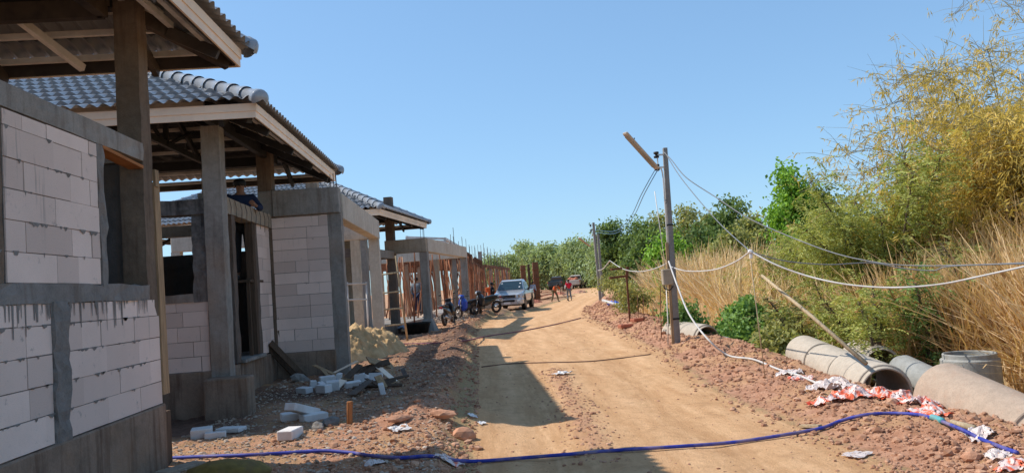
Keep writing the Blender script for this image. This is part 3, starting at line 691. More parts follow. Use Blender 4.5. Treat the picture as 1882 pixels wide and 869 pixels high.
# ---- nearest house
def house_near():
    h = thing('unfinished_house', 'nearest unfinished house, white block wall with small dark window and dark tiled eave', 'house', (-6.5, 3.2, 0.1))
    X = -2.85
    m = MB(); m.box((X - 0.25, -3, -0.3), (X + 0.025, 7.38, 0.70)); m.box((-10.4, 7.15, -0.3), (X - 0.25, 7.36, 0.70)); m.build('plinth', M['plinth'], h, bevel=0.012)
    m = MB(); m.box((-10.4, -3, 0.45), (X - 0.25, 7.15, 0.715)); m.build('floor_slab', M['conc'], h)
    w = MB(); mo = MB()
    block_panel(w, (X, -0.5, 0), (0, 1, 0), (1, 0, 0), 6.01, 0.705, 1.65, 3, mort=mo); block_panel(w, (X, 5.70, 0), (0, 1, 0), (1, 0, 0), 1.66, 0.705, 1.65, 4, mort=mo)
    block_panel(w, (X, 5.01, 0), (0, 1, 0), (1, 0, 0), 1.25, 1.785, 2.895, 5, mort=mo); block_panel(w, (X, -0.5, 0), (0, 1, 0), (1, 0, 0), 5.3, 1.785, 2.895, 6, mort=mo)
    bw = w.build('block_wall', M['aac'], h)
    m = MB(); rough_bar(m, (X - 0.05, -0.5, 1.717), (X - 0.05, 7.17, 1.717), 0.115, 0.135, 40, 0.01, 1); rough_bar(m, (X - 0.04, 5.605, 0.70), (X - 0.04, 5.605, 1.66), 0.12, 0.185, 14, 0.013, 2)
    rough_bar(m, (X - 0.05, 6.315, 1.77), (X - 0.05, 6.315, 2.9), 0.12, 0.105, 12, 0.012, 3); m.build('stiffener', M['mortar'], h)
    # mortar dripping down from the sill band
    rr = random.Random(5)
    for i in range(60):
        y = rr.uniform(4.6, 7.1); L = rr.uniform(0.015, 0.13) * (1.8 if rr.random() < 0.2 else 1); z0 = 1.66; wd = rr.uniform(0.005, 0.014)
        mo.add([(X + 0.0045, y - wd, z0), (X + 0.0045, y + wd, z0), (X + 0.005, y + wd * .4, z0 - 0.005 - L), (X + 0.005, y - wd * .4, z0 - 0.005 - L)], [(0, 1, 2, 3)])
    for i in range(150):   # squeezed mortar and chipped arrises along the joints
        zb, n_c = ((0.705, 5), (1.785, 6))[i % 2]; z0 = zb + 0.2 * rr.randrange(1, n_c); y = rr.uniform(3.9, 7.1); wd = rr.uniform(0.008, 0.05); L = rr.uniform(0.006, 0.03)
        if z0 > (1.62, 2.86)[i % 2] or (i % 2 and y > 6.2): continue
        px_ = X + 0.0042 + 0.0001 * (i % 7); mo.add([(px_, y - wd, z0 + 0.006), (px_, y + wd, z0 + 0.006), (px_, y + wd * 0.5, z0 - L * 0.6), (px_, y - wd * rr.uniform(0, .4), z0 - L)], [(0, 1, 2, 3)])
    mo.build('mortar_joint', M['mortar'], bw)
    m = MB(); rough_bar(m, (X - 0.10, -3, 2.982), (X - 0.10, 7.15, 2.982), 0.21, 0.165, 40, 0.006, 4); m.build('ring_beam', M['conc'], h)
    for (cx, cy, zt) in ((X - 0.11, 7.255, 4.62), (-6.4, 7.25, 4.6), (-10.2, 7.25, 4.6), (X - 0.11, 4.89, 2.9)):
        m = MB(); rough_bar(m, (cx, cy, -0.3), (cx, cy, zt), 0.21, 0.21, 26, 0.005, int(cy * 10 + cx)); m.build('column', M['conc_brown'], h)
    m = MB(); m.bar((X - 0.06, 6.365, 2.89), (X - 0.06, 7.145, 2.845), 0.13, 0.028); m.build('lintel_board', M['wood_orange'], h)
    m = MB(); m.bar((X + 0.004, 7.43, 0.78), (X - 0.01, 7.43, 2.74), 0.13, 0.028, up=(1, 0, 0)); m.bar((X + 0.004, 7.42, 2.7), (X - 0.0, 7.42, 2.86), 0.09, 0.025, up=(1, 0, 0)); m.build('corner_board', M['wood_tan'], h)
    m = MB(); m.bar((X - 0.02, 7.47, 0.0), (X - 0.02, 7.47, 0.62), 0.11, 0.05, up=(1, 0, 0)); m.build('shutter_board', M['wood_dark'], h)
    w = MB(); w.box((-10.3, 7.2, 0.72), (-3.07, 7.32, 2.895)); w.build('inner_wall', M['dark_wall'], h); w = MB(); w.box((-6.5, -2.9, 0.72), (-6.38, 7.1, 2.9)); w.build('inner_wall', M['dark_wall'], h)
    m = MB(); m.box((-10.4, 7.14, 2.9), (X - 0.215, 7.345, 3.065)); m.build('cross_beam', M['conc'], h)
    hip_roof(h, -11.0, -2.2, 2.2, 8.1, 4.0, foil='foil', raf='steel_brown')
    # stays seen from below: a pale strut and the dark main beam on the columns
    m = MB(); m.bar((-9.5, 7.22, 4.40), (-2.9, 7.22, 4.44), 0.12, 0.20); m.build('main_beam', M['steel_dark'], h)
    m = MB(); m.bar((-3.98, 7.25, 4.33), (-3.72, 7.95, 4.03), 0.06, 0.07); m.build('eave_strut', M['galv'], h)
    return h
house_near()

# ---- second house
def house_second():
    h = thing('unfinished_house', 'second unfinished house, dark tiled hip roof over block walls, tall doorway and bare concrete carport', 'house', (-6, 13, 0.1))
    X = -3.45
    m = MB(); m.box((-10.5, 10.62, -0.2), (X - 0.0, 10.85, 0.70)); m.box((X - 0.22, 10.85, -0.2), (X + 0.02, 14.0, 0.68)); m.box((X + 0.02, 13.97, -0.2), (-2.40, 14.2, 0.64)); m.build('plinth', M['plinth'], h, bevel=0.012)
    m = MB(); m.box((-10.5, 10.85, 0.4), (X - 0.22, 15.9, 0.69)); m.build('floor_slab', M['conc'], h)
    m = MB(); m.box((X - 0.02, 10.28, -0.1), (-2.9, 10.60, 0.62)); m.build('footing', M['plinth'], h, bevel=0.02)
    m = MB(); m.box((X - 0.2, 11.85, 0.68), (X + 0.10, 13.05, 0.735)); m.build('door_sill', M['conc'], h, bevel=0.01)
    w = MB(); mo = MB()
    block_panel(w, (-10.2, 10.66, 0), (1, 0, 0), (0, -1, 0), 6.72, 0.70, 1.63, 21, mort=None); w.build('block_wall', M['aac'], h); w = MB()
    block_panel(w, (X, 13.14, 0), (0, 1, 0), (1, 0, 0), 0.83, 0.70, 2.87, 22); w.build('block_wall', M['aac'], h); w = MB(); block_panel(w, (-3.40, 13.99, 0), (1, 0, 0), (0, -1, 0), 0.985, 0.645, 3.03, 23)
    mo.box((-10.2, 10.67, 0.7), (-3.48, 10.75, 1.63)); mo.box((X - 0.09, 13.14, 0.7), (X - 0.008, 13.97, 2.87)); mo.box((-3.40, 14.0, 0.645), (-2.42, 14.08, 3.03))
    bw = w.build('block_wall', M['aac'], h); mo.build('mortar_joints', M['mortar'], bw)
    m = MB(); rough_bar(m, (-10.2, 10.72, 1.68), (-3.66, 10.72, 1.68), 0.14, 0.11, 30, 0.007, 1); m.build('window_sill', M['conc'], h)
    m = MB(); rough_bar(m, (-10.2, 10.72, 2.90), (-3.46, 10.72, 2.90), 0.18, 0.21, 30, 0.008, 2); rough_bar(m, (-3.56, 10.72, 1.62), (-3.56, 10.72, 2.8), 0.19, 0.13, 14, 0.012, 3); m.build('window_frame_pier', M['smear'], h)
    cols = [((-3.34, 10.725), 0.24, 3.98, 'conc'), ((-3.49, 14.12), 0.25, 4.7, 'conc_brown'), ((-2.3, 14.12), 0.24, 3.05, 'conc'), ((-2.3, 19.85), 0.26, 2.96, 'conc_pale'), ((-3.2, 16.9), 0.24, 4.7, 'conc_tan'),
            ((-7.2, 10.73), 0.22, 4.6, 'conc_tan'), ((-7.2, 14.6), 0.22, 5.2, 'conc_tan'), ((-4.75, 14.9), 0.2, 4.9, 'conc_tan'), ((-2.78, 19.9), 0.22, 2.96, 'conc_pale'), ((-7.2, 19.9), 0.22, 2.96, 'conc_pale')]
    for i, ((cx, cy), wd, zt, mt) in enumerate(cols):
        m = MB(); rough_bar(m, (cx, cy, -0.2), (cx, cy, zt), wd, wd, 24, 0.004, 40 + i); m.build('column', M[mt], h)
    m = MB(); rough_bar(m, (X - 0.06, 10.86, 3.0), (X - 0.06, 13.99, 2.97), 0.22, 0.23, 22, 0.007, 5); m.build('door_beam', M['conc_tan'], h)
    m = MB(); rough_bar(m, (X - 0.03, 11.73, 0.7), (X - 0.03, 11.73, 2.88), 0.13, 0.2, 12, 0.01, 6); m.build('door_jamb', M['conc_dark'], h); m = MB(); rough_bar(m, (X - 0.05, 13.05, 0.7), (X - 0.05, 13.05, 2.88), 0.13, 0.16, 12, 0.01, 7); m.build('door_jamb', M['conc_dark'], h)
    m = MB(); m.bar((X - 0.04, 12.88, 0.72), (X - 0.04, 12.88, 2.86), 0.14, 0.12, up=(1, 0, 0)); m.build('door_post', M['wood_dark'], h)
    m = MB(); m.box((-3.36, 13.94, 3.055), (-2.19, 14.2, 3.52)); m.box((-3.62, 13.98, 3.06), (-3.36, 14.2, 3.52)); m.build('carport_beam', M['conc'], h, bevel=0.012)
    m = MB(); m.box((-2.40, 14.2, 2.96), (-2.16, 20.0, 3.43)); m.build('carport_beam', M['conc_pale'], h, bevel=0.012)
    m = MB(); m.box((-7.3, 19.78, 2.96), (-2.40, 20.0, 3.42)); m.build('carport_beam', M['conc_pale'], h, bevel=0.012)
    m = MB(); m.box((-3.6, 14.2, 2.96), (-3.38, 19.78, 3.40)); m.box((-10.2, 14.5, 2.86), (-3.62, 14.7, 3.06)); m.build('inner_beam', M['conc'], h)
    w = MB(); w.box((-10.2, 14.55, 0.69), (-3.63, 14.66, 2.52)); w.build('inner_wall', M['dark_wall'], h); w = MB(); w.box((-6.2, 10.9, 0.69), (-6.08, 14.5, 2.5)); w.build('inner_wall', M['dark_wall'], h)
    for (dx, dy) in ((-2.23, 14.0), (-2.34, 14.05), (-2.3, 14.16), (-2.24, 14.12)):
        m = MB(); m.tube([(dx, dy, 3.45), (dx + R.uniform(-.01, .01), dy, 3.45 + R.uniform(0.3, 0.42))], 0.007, 6); m.build('rebar', M['rebar'], h)
    for i in range(11):   # tie wires hanging over the door beam
        m = MB()
        y = 11.0 + i * 0.27; x = X + 0.055
        m.tube([(x, y, 3.1), (x + 0.012, y + 0.05, 2.98), (x + 0.005, y + 0.02, 2.84 - R.random() * 0.1)], 0.004, 4)
        m.build('tie_wire', M['black'], h)
    hip_roof(h, -11.3, -2.52, 9.85, 15.75, 3.88)
    return h
house_second()

# ---- third house: same plan, turned to follow the road, still a bare frame
A3 = radians(-10)
XF3 = Matrix.Translation((-2.36, 22.15, -0.09)) @ Matrix.Rotation(A3, 4, 'Z') @ Matrix.Translation((2.52, -9.85, 0))
def house_third():
    p = XF3 @ Vector((-6, 13, 0))
    h = thing('unfinished_house', 'third house, open concrete frame under a dark tiled hip roof with flat carport beam', 'house', p)
    m = MB(XF3); m.box((-10.5, 10.62, -0.2), (-3.3, 10.85, 0.6)); m.box((-3.5, 10.85, -0.2), (-3.3, 14.0, 0.6)); m.build('plinth', M['plinth'], h)
    m = MB(XF3); m.box((-10.5, 10.85, 0.3), (-3.5, 22.0, 0.58)); m.build('floor_slab', M['conc'], h)
    cols = [((-3.36, 10.75), 0.26, 4.6, 'conc'), ((-3.42, 14.12), 0.27, 4.9, 'conc_dark'), ((-2.30, 14.12), 0.26, 2.96, 'conc'), ((-2.30, 21.55), 0.27, 2.96, 'conc'), ((-5.0, 10.75), 0.25, 4.6, 'conc_dark'),
            ((-7.6, 10.75), 0.25, 4.6, 'conc_tan'), ((-5.0, 14.4), 0.25, 4.9, 'conc_tan'), ((-7.6, 14.4), 0.25, 4.9, 'conc_tan'), ((-3.5, 21.4), 0.25, 2.96, 'conc_tan')]
    for i, ((cx, cy), wd, zt, mt) in enumerate(cols):
        m = MB(XF3); rough_bar(m, (cx, cy, -0.2), (cx, cy, zt), wd, wd, 16, 0.004, 70 + i); m.build('column', M[mt], h)
    m = MB(XF3); m.box((-3.6, 13.95, 2.96), (-2.18, 14.2, 3.42)); m.build('carport_beam', M['conc_tan'], h, bevel=0.012)
    m = MB(XF3); m.box((-2.42, 14.2, 2.96), (-2.16, 21.7, 3.42)); m.build('carport_beam', M['conc_pale'], h, bevel=0.012)
    m = MB(XF3); m.box((-7.7, 21.45, 2.96), (-2.42, 21.7, 3.40)); m.build('carport_beam', M['conc_pale'], h, bevel=0.012)
    m = MB(XF3); m.box((-10.2, 10.65, 2.80), (-3.49, 10.86, 3.05)); m.build('ring_beam', M['conc_dark'], h); m = MB(XF3); m.box((-3.5, 10.88, 2.80), (-3.28, 13.95, 3.05)); m.box((-10.2, 14.3, 2.82), (-3.56, 14.5, 3.05)); m.build('ring_beam', M['conc'], h)
    for (dx, dy) in ((-2.23, 14.0), (-2.36, 14.05), (-2.3, 14.16)):
        m = MB(XF3); m.tube([(dx, dy, 3.4), (dx, dy, 3.4 + R.uniform(0.3, 0.5))], 0.008, 6); m.build('rebar', M['rebar'], h)
    # tapered concrete base of the front carport column
    m = MB(XF3); m.hexa([(-2.66, 13.76, 0.1), (-1.94, 13.76, 0.1), (-1.94, 14.48, 0.1), (-2.66, 14.48, 0.1), (-2.45, 13.97, 0.72), (-2.15, 13.97, 0.72), (-2.15, 14.27, 0.72), (-2.45, 14.27, 0.72)]); m.build('column_base', M['conc'], h, bevel=0.03)
    hip_roof(h, -11.3, -2.52, 9.85, 15.75, 3.88, XF3)
house_third()

# ---- frames beyond, still in timber formwork
def prop_line(n, p, q, ztop, jitter, pick, lean=0.06, r=0.028):
    for i in range(n):
        t = (i + R.uniform(-0.3, 0.3)) / max(n - 1, 1); x = p[0] + (q[0] - p[0]) * t + R.uniform(-jitter, jitter); y = p[1] + (q[1] - p[1]) * t + R.uniform(-jitter, jitter)
        o = pick[R.randrange(len(pick))] ; c = o.copy(); C.objects.link(c)
        z = float(hgt(x, y)); c.location = (x, y, z - 0.03); c.scale = (1, 1, (ztop - z + 0.05) / 3.0); c.rotation_euler = (R.gauss(0, lean * 0.5), R.gauss(0, lean * 0.5), R.random() * 6)
PROPL = 'rusty brown timber prop among the many shoring the formwork of the far houses'
PROPG = 'timber props shoring the house frames'
protos = []
def make_props():
    for s_ in range(4):
        r = random.Random(s_ + 50); pts = [(r.gauss(0, 0.025), r.gauss(0, 0.025), z) for z in np.linspace(0, 3.0, 8)]
        m = MB(); m.tube(pts, [0.034 - 0.0016 * i for i in range(8)], 7); o = m.build('timber_prop', M['wood_prop'], smooth=True); tag(o, PROPL, 'timber prop', PROPG); protos.append(o)
make_props()
def frame_fourth():
    a = Vector((-0.42, 35.8, 0)); d = Vector((0.075, 1, 0)).normalized(); s_ = Vector((d.y, -d.x, 0))
    h = thing('half_built_house', 'fourth house, box of rusty timber formwork raised on a thicket of props', 'house frame', a + d * 9 - s_ * 4 + Vector((0, 0, 0.1)))
    P = lambda u, v, z: a + d * v + s_ * u + Vector((0, 0, z))
    def side(name, u, v0, v1, z0, z1, mt):
        m = MB(); n_ = int((v1 - v0) / 0.5); r = random.Random(int(v0 * 7 + u))
        for i in range(n_):   # separate boards and studs of the shutter
            va = v0 + (v1 - v0) * i / n_; vb = v0 + (v1 - v0) * (i + 1) / n_ - 0.012; zz = z1 + r.uniform(-0.03, 0.02); du = r.uniform(-0.008, 0.008)
            p = [P(u - 0.03 + du, va, z0), P(u + du, va, z0), P(u + du, vb, z0), P(u - 0.03 + du, vb, z0)]; m.hexa(p + [Vector((q.x, q.y, zz)) for q in p], r.random())
            m.bar(P(u + 0.035, va, z0 - 0.06), P(u + 0.035, va, zz + 0.03), 0.05, 0.05, up=d)
        m.bar(P(u + 0.04, v0, z0 + 0.02), P(u + 0.04, v1, z0 + 0.02), 0.06, 0.08); m.build(name, M[mt], h)
    side('formwork', 0.0, 0, 10, 2.98, 3.45, 'form_wood'); side('formwork', -3.2, 0, 10, 2.98, 3.4, 'form_wood')
    side('formwork', 0.1, 10.4, 18.5, 2.95, 3.35, 'form_wood')
    for v in (0.0, 3.3, 6.6, 10, 14, 18): m = MB(); m.bar(P(0, v, 3.2), P(-6.5, v, 3.2), 0.25, 0.42); m.build('cross_beam', M['form_wood'], h)
    for v in (0.2, 4.9, 9.8, 14.5, 18.3):
        for u in (-0.18, -3.1, -6.2):
            m = MB(); rough_bar(m, P(u, v, -0.1), P(u, v, 3.0), 0.24, 0.24, 8, 0.004, int(v + u)); m.build('column', M['conc' if u > -1 else 'conc_tan'], h)
    for v in (0.2, 4.9, 9.8, 14.5, 18.3):
        for u in (-0.18, -3.1):
            for dx, dy in ((-.08, -.08), (.08, -.08), (.08, .08)):
                m = MB(); m.tube([P(u + dx, v + dy, 3.3), P(u + dx + R.uniform(-.03, .03), v + dy, 3.9 + R.random() * 0.6)], 0.012, 5); m.build('rebar', M['rebar'], h)
    m = MB()   # steel frame up on the formwork
    q0, q1 = 3.95, 3.55
    for v in (1.0, 3.5, 6.0, 8.6): m.bar(P(-0.6, v, 3.4), P(-0.6, v, q0), 0.1, 0.1, up=d); m.bar(P(-2.4, v, 3.4), P(-2.4, v, q0 + .2), 0.1, 0.1, up=d); m.bar(P(-0.6, v, q0), P(-2.4, v, q0 + .2), 0.08, 0.1)
    m.bar(P(-0.6, 1, q0), P(-0.6, 8.6, q0), 0.09, 0.13); m.bar(P(-2.4, 1, q0 + .2), P(-2.4, 8.6, q0 + .2), 0.09, 0.13); m.build('steel_frame', M['galv'], h)
    # the front row stands thickest
    prop_line(66, P(0.1, 0.2, 0), P(0.1, 10, 0), 3.0, 0.10, protos); prop_line(22, P(-0.7, 0.0, 0), P(-0.6, 10, 0), 3.0, 0.18, protos, 0.1); prop_line(34, P(0.1, 10.6, 0), P(0.2, 18.4, 0), 2.95, 0.12, protos)
    prop_line(16, P(-1.6, 0, 0), P(-1.6, 9, 0), 3.0, 0.3, protos, 0.15); prop_line(16, P(-0.2, 0.1, 0), P(-5.5, 0.1, 0), 3.0, 0.12, protos, 0.1); prop_line(12, P(-3.2, 0, 0), P(-3.2, 9, 0), 3.0, 0.15, protos, 0.1)
    # low diagonal braces
    for i in range(24):
        v = R.uniform(0, 9); u = R.uniform(-0.6, 0.1); g = MB(); L = R.uniform(1.6, 2.4); dv = R.choice((-1, 1)) * R.uniform(0.5, 1.5)
        p, q = P(u, v, 0.35), P(u + R.uniform(-.3, .3), v + dv, R.uniform(1.0, 2.3)); g.tube([p, q], 0.026, 6)
        o = recenter(g.build('timber_brace', M['bamboo_pale' if R.random() < 0.5 else 'wood_prop'], smooth=True)); tag(o, 'pale timber brace slanting between the props of the fourth house', 'brace', 'slanting braces among the props')
frame_fourth()
def frame_fifth():
    a = Vector((1.35, 55.5, 0)); d = Vector((0.16, 1, 0)).normalized(); s_ = Vector((d.y, -d.x, 0)); P = lambda u, v, z: a + d * v + s_ * u + Vector((0, 0, z))
    h = thing('half_built_house', 'fifth house, low formwork deck with rebar cages sticking up behind the silver pickup', 'house frame', a + d * 8 - s_ * 3)
    m = MB(); m.bar(P(0, 0, 3.02), P(0, 16, 3.02), 0.12, 0.2); m.bar(P(-6, 0, 3.02), P(0.05, 0, 3.02), 0.12, 0.2); m.bar(P(-3, 0, 3.0), P(-3, 16, 3.0), 0.12, 0.2); m.build('formwork', M['form_wood'], h)
    for v in (0.3, 4, 8, 12, 15.6):
        for u in (-0.2, -3.0, -6):
            m = MB(); rough_bar(m, P(u, v, -0.1), P(u, v, 2.95), 0.25, 0.25, 6, 0.004, int(v * 3 + u)); m.build('column', M['conc' if (v + u) % 2 else 'conc_tan'], h)
            for dx, dy in ((-.1, -.1), (.1, -.1), (.1, .1), (-.1, .1)):
                g = MB(); hz = 4.0 + R.random() * 0.7; g.tube([P(u + dx, v + dy, 3.0), P(u + dx + R.uniform(-.05, .05), v + dy, hz)], 0.014, 4); g.build('rebar', M['rebar'], h)
    g = MB(); rough_bar(g, P(-1.2, 6, 3.0), P(-1.2, 6, 4.35), 0.3, 0.3, 4, 0.01, 3); g.build('stub_column', M['conc'], h)
    prop_line(26, P(0.05, 0.2, 0), P(0.05, 15.8, 0), 2.95, 0.12, protos); prop_line(14, P(-5.5, 0.05, 0), P(-0.2, 0.05, 0), 2.95, 0.1, protos); prop_line(10, P(-3, 0.5, 0), P(-3, 15, 0), 2.95, 0.2, protos)
frame_fifth()
# props seen through the third house's open frame
q = [XF3 @ Vector(v) for v in ((-2.9, 19.5, 0), (-7, 19.5, 0), (-3.0, 17.2, 0), (-8, 16.8, 0), (-4, 23, 0), (-9, 23, 0))]
prop_line(14, q[0], q[1], 3.0, 0.15, protos, 0.1); prop_line(12, q[2], q[3], 3.0, 0.2, protos, 0.12); prop_line(22, q[4], q[5], 3.0, 0.2, protos, 0.12)
for o in protos: o.location = (-0.3 + 0.2 * protos.index(o), 36.2 + protos.index(o) * 0.3, 0.1); o.scale = (1, 1, 0.98)
# lone timber-clad columns at the far corner of the site
for i, (px, Y, hh, mt, lab) in enumerate(((963, 66, 3.1, 'form_wood', 'grey timber-shuttered column left of the two thinner ones, behind the pickup'), (973.5, 68, 3.2, 'wood_dark', 'thin dark shuttered column standing just past the pickup roof'), (986, 69, 3.35, 'form_wood', 'rightmost rust brown shuttered column beside the man in pale shirt'))):
    p = at(px, 520, Y); z = float(hgt(p.x, p.y)); m = MB(); w = (0.42, 0.2, 0.5)[i]
    m.box((p.x - w / 2, Y - w / 2, z - .1), (p.x + w / 2, Y + w / 2, z + hh))
    for k_ in range(4): m.box((p.x - w / 2 - .05, Y - w / 2 - .05, z + .3 + k_ * .8), (p.x + w / 2 + .05, Y + w / 2 + .05, z + .4 + k_ * .8))
    for k_ in range(3): m.tube([(p.x + (k_ - 1) * .1, Y, z + hh), (p.x + (k_ - 1) * .1, Y, z + hh + .5 + .3 * R.random())], 0.012, 4)
    tag(recenter(m.build('shuttered_column', M[mt], bevel=0.01)), lab, 'column')

# ================================================================ VEHICLES
def loft(m, st, tone=0.5, cap=True):
    """st: list of (y, [(x,z)...]) half-outlines from bottom to top; mirrored"""
    rings = []
    for (y, half) in st: rings.append([Vector((x, y, z)) for x, z in half] + [Vector((-x, y, z)) for x, z in reversed(half)])
    k = len(rings[0]); v = [p for r in rings for p in r]; f = [(i * k + j, i * k + (j + 1) % k, (i + 1) * k + (j + 1) % k, (i + 1) * k + j) for i in range(len(st) - 1) for j in range(k)]
    if cap: f += [tuple(range(k - 1, -1, -1)), tuple((len(st) - 1) * k + j for j in range(k))]
    m.add(v, f, tone)
def disc_x(m, c, r, w, n=20, hub=None):
    mat = Matrix.Translation(c) @ Matrix.Rotation(pi / 2, 4, 'Y'); m.lathe([(hub or 0.0, -w / 2), (r * 0.93, -w / 2), (r, -w * 0.36), (r, w * 0.36), (r * 0.93, w / 2), (hub or 0.0, w / 2)], n, mat)
def pickup(name, label, loc, rz, paint, load=None):
    """front at y=0 facing -y"""
    h = thing(name, label, 'pickup truck', loc, rz); B = lambda m, n, mt, par=h, **k: m.build(n, mt, par, local=True, **k)
    m = MB(); hb = lambda w, zb, zm, zt, wt=None: [(w * 0.90, zb), (w, zb + 0.12), (w, zm), (w * 0.985, zm + 0.10), ((wt or w * 0.93), zt)]
    loft(m, [(0.05, hb(0.72, 0.50, 0.72, 0.90, 0.66)), (0.14, hb(0.82, 0.44, 0.76, 0.955, 0.72)), (0.45, hb(0.875, 0.44, 0.82, 1.01, 0.78)), (1.15, hb(0.885, 0.42, 0.88, 1.09, 0.80)), (1.3, hb(0.885, 0.42, 0.90, 1.12, 0.82)), (3.3, hb(0.885, 0.42, 0.92, 1.12, 0.83)), (3.34, hb(0.88, 0.46, 0.92, 1.10, 0.86)), (5.1, hb(0.88, 0.50, 0.92, 1.12, 0.86)), (5.14, hb(0.86, 0.55, 0.9, 1.10, 0.84))])
    body = B(m, 'body', M[paint], smooth=False, bevel=0.02)
    m = MB(); loft(m, [(1.2, [(0.80, 1.10), (0.79, 1.12), (0.76, 1.14)]), (1.95, [(0.81, 1.10), (0.69, 1.55), (0.60, 1.69)]), (2.3, [(0.81, 1.10), (0.67, 1.62), (0.58, 1.745)]), (3.0, [(0.81, 1.10), (0.67, 1.62), (0.58, 1.735)]), (3.28, [(0.81, 1.10), (0.72, 1.5), (0.6, 1.64)])]); B(m, 'cab', M[paint], bevel=0.025)
    m = MB()
    def gl(p): m.add(p, [(0, 1, 2, 3)])
    ws = [(-0.74, 1.235, 1.165), (0.74, 1.235, 1.165), (0.60, 1.925, 1.64), (-0.60, 1.925, 1.64)]; e = Vector((0, -0.018, 0.02)); gl([Vector(p) + e for p in ws]); wsc = B(m, 'windscreen', M['glass'])
    for (sx, sz) in ((-0.52, 1.54), (0.55, 1.5), (0.53, 1.30)):
        m = MB(); t_ = (sz - 1.165) / (1.64 - 1.165); yy = 1.235 + t_ * 0.69 - 0.03; m.cbox((sx, yy, sz + 0.012), (0.09, 0.006, 0.075), Matrix.Rotation(radians(-56), 3, 'X')); B(m, 'sticker', M['white'], wsc)
    for s_ in (-1, 1):
        for (y0, y1) in ((1.62, 2.32), (2.40, 3.1)):
            m = MB(); y0t = max(y0, 2.02) + 0.0
            p = [(s_ * 0.812, y0, 1.15), (s_ * 0.812, y1, 1.15), (s_ * 0.695, y1 - 0.03, 1.58), (s_ * 0.695, y0t + 0.02, 1.58)]; m.add(p, [(0, 1, 2, 3)]); B(m, 'side_window', M['glass'])
    m = MB(); m.add([(-0.7, 3.275, 1.2), (0.7, 3.275, 1.2), (0.58, 3.30, 1.6), (-0.58, 3.30, 1.6)], [(0, 1, 2, 3)]); B(m, 'rear_window', M['glass'])
    m = MB(); m.cbox((0, 0.055, 0.80), (0.86, 0.09, 0.17)); gr = B(m, 'grille', M['black'], bevel=0.02)
    m = MB(); m.cbox((0, 0.0, 0.885), (0.96, 0.07, 0.035)); m.cbox((0, 0.0, 0.715), (0.90, 0.07, 0.03)); m.cbox((0.46, 0.02, 0.80), (0.04, 0.07, 0.18)); m.cbox((-0.46, 0.02, 0.80), (0.04, 0.07, 0.18)); m.cbox((0, -0.002, 0.80), (0.84, 0.04, 0.022)); B(m, 'grille_surround', M['chrome'], gr, bevel=0.01)
    m = MB(); loft(m, [(-0.06, [(0.62, 0.36), (0.70, 0.40), (0.70, 0.60), (0.62, 0.66)]), (0.02, [(0.76, 0.34), (0.86, 0.38), (0.86, 0.64), (0.74, 0.70)]), (0.35, [(0.86, 0.36), (0.905, 0.4), (0.905, 0.62), (0.86, 0.68)])]); bp = B(m, 'bumper', M[paint], bevel=0.02)
    m = MB(); m.cbox((0, -0.062, 0.56), (0.85, 0.03, 0.12)); B(m, 'air_intake', M['black'], bp, bevel=0.01)
    m = MB(); m.cbox((0, -0.085, 0.45), (0.36, 0.012, 0.12)); B(m, 'number_plate', M['white'], bp)
    for s_ in (-1, 1):
        m = MB(); m.hexa([Vector((s_ * a, b, c)) for a, b, c in ((0.52, 0.0, 0.72), (0.84, 0.16, 0.74), (0.86, 0.4, 0.74), (0.52, 0.4, 0.74), (0.50, 0.03, 0.90), (0.78, 0.15, 0.96), (0.83, 0.45, 0.97), (0.52, 0.4, 0.92))]); hl = B(m, 'headlight', M['lens'], bevel=0.012)
        m = MB(); mt = Matrix.Translation((s_ * 0.66, 0.045, 0.83)) @ Matrix.Rotation(pi / 2, 4, 'X'); m.lathe([(0.0, 0.02), (0.06, 0.02), (0.07, 0.0)], 14, mt); B(m, 'bulb_reflector', M['chrome'], hl)
        m = MB(); mt = Matrix.Translation((s_ * 0.66, -0.055, 0.52)) @ Matrix.Rotation(pi / 2, 4, 'X'); m.lathe([(0.0, 0.03), (0.075, 0.03), (0.10, 0.0), (0.10, -0.03)], 16, mt); B(m, 'fog_lamp', M['lens'], bp)
        m = MB(); m.blob((s_ * 1.02, 1.55, 1.17), (0.12, 0.07, 0.09), 3, 2, 0.05); m.bar((s_ * 0.82, 1.58, 1.12), (s_ * 0.96, 1.56, 1.15), 0.05, 0.04); B(m, 'wing_mirror', M['black'], smooth=True)
        for wy in (0.92, 4.05):
            w = MB(); disc_x(w, (s_ * 0.80, wy, 0.37), 0.37, 0.23, 24, 0.2); tyre = B(w, 'tyre', M['rubber'], smooth=False)
            w = MB(); disc_x(w, (s_ * 0.81, wy, 0.37), 0.215, 0.2, 18); B(w, 'rim', M['engine'], tyre)
            a = MB(); disc_x(a, (s_ * 0.87, wy, 0.46), 0.46, 0.05, 24); B(a, 'wheel_arch', M['black'])
        m = MB(); m.cbox((s_ * 0.86, 4.98 + .14, 0.98), (0.09, 0.06, 0.2)); B(m, 'tail_light', M['red'])
        
        for hy in (2.36, 3.12): m = MB(); m.cbox((s_ * 0.893, hy, 0.90), (0.02, 0.14, 0.03)); B(m, 'door_handle', M['chrome'])
    m = MB(); m.box((-0.75, 0.4, 0.28), (0.75, 4.9, 0.46)); B(m, 'underbody', M['black'])
    if load:
        m = MB()
        for i in range(7): m.blob((R.uniform(-.5, .5), 4.2 + R.uniform(-.5, .5), 1.1 + R.uniform(0, .12)), (0.35, 0.35, 0.28), i, 1, 0.3)
        o = m.build('soil_load', M[load], None); tag(o, 'heap of red soil piled in the bed of the far beige pickup', 'soil heap'); o.location = loc; o.rotation_euler = (0, 0, rz)
    return h
p = gnd(945, 573, 0.06); RD = radians(-11)
pickup('pickup_truck', 'silver pickup truck facing the camera, parked at the road edge by the props', (2.12, 43.3, float(hgt(2.12, 43.3)) - 0.01), radians(-12), 'silver')
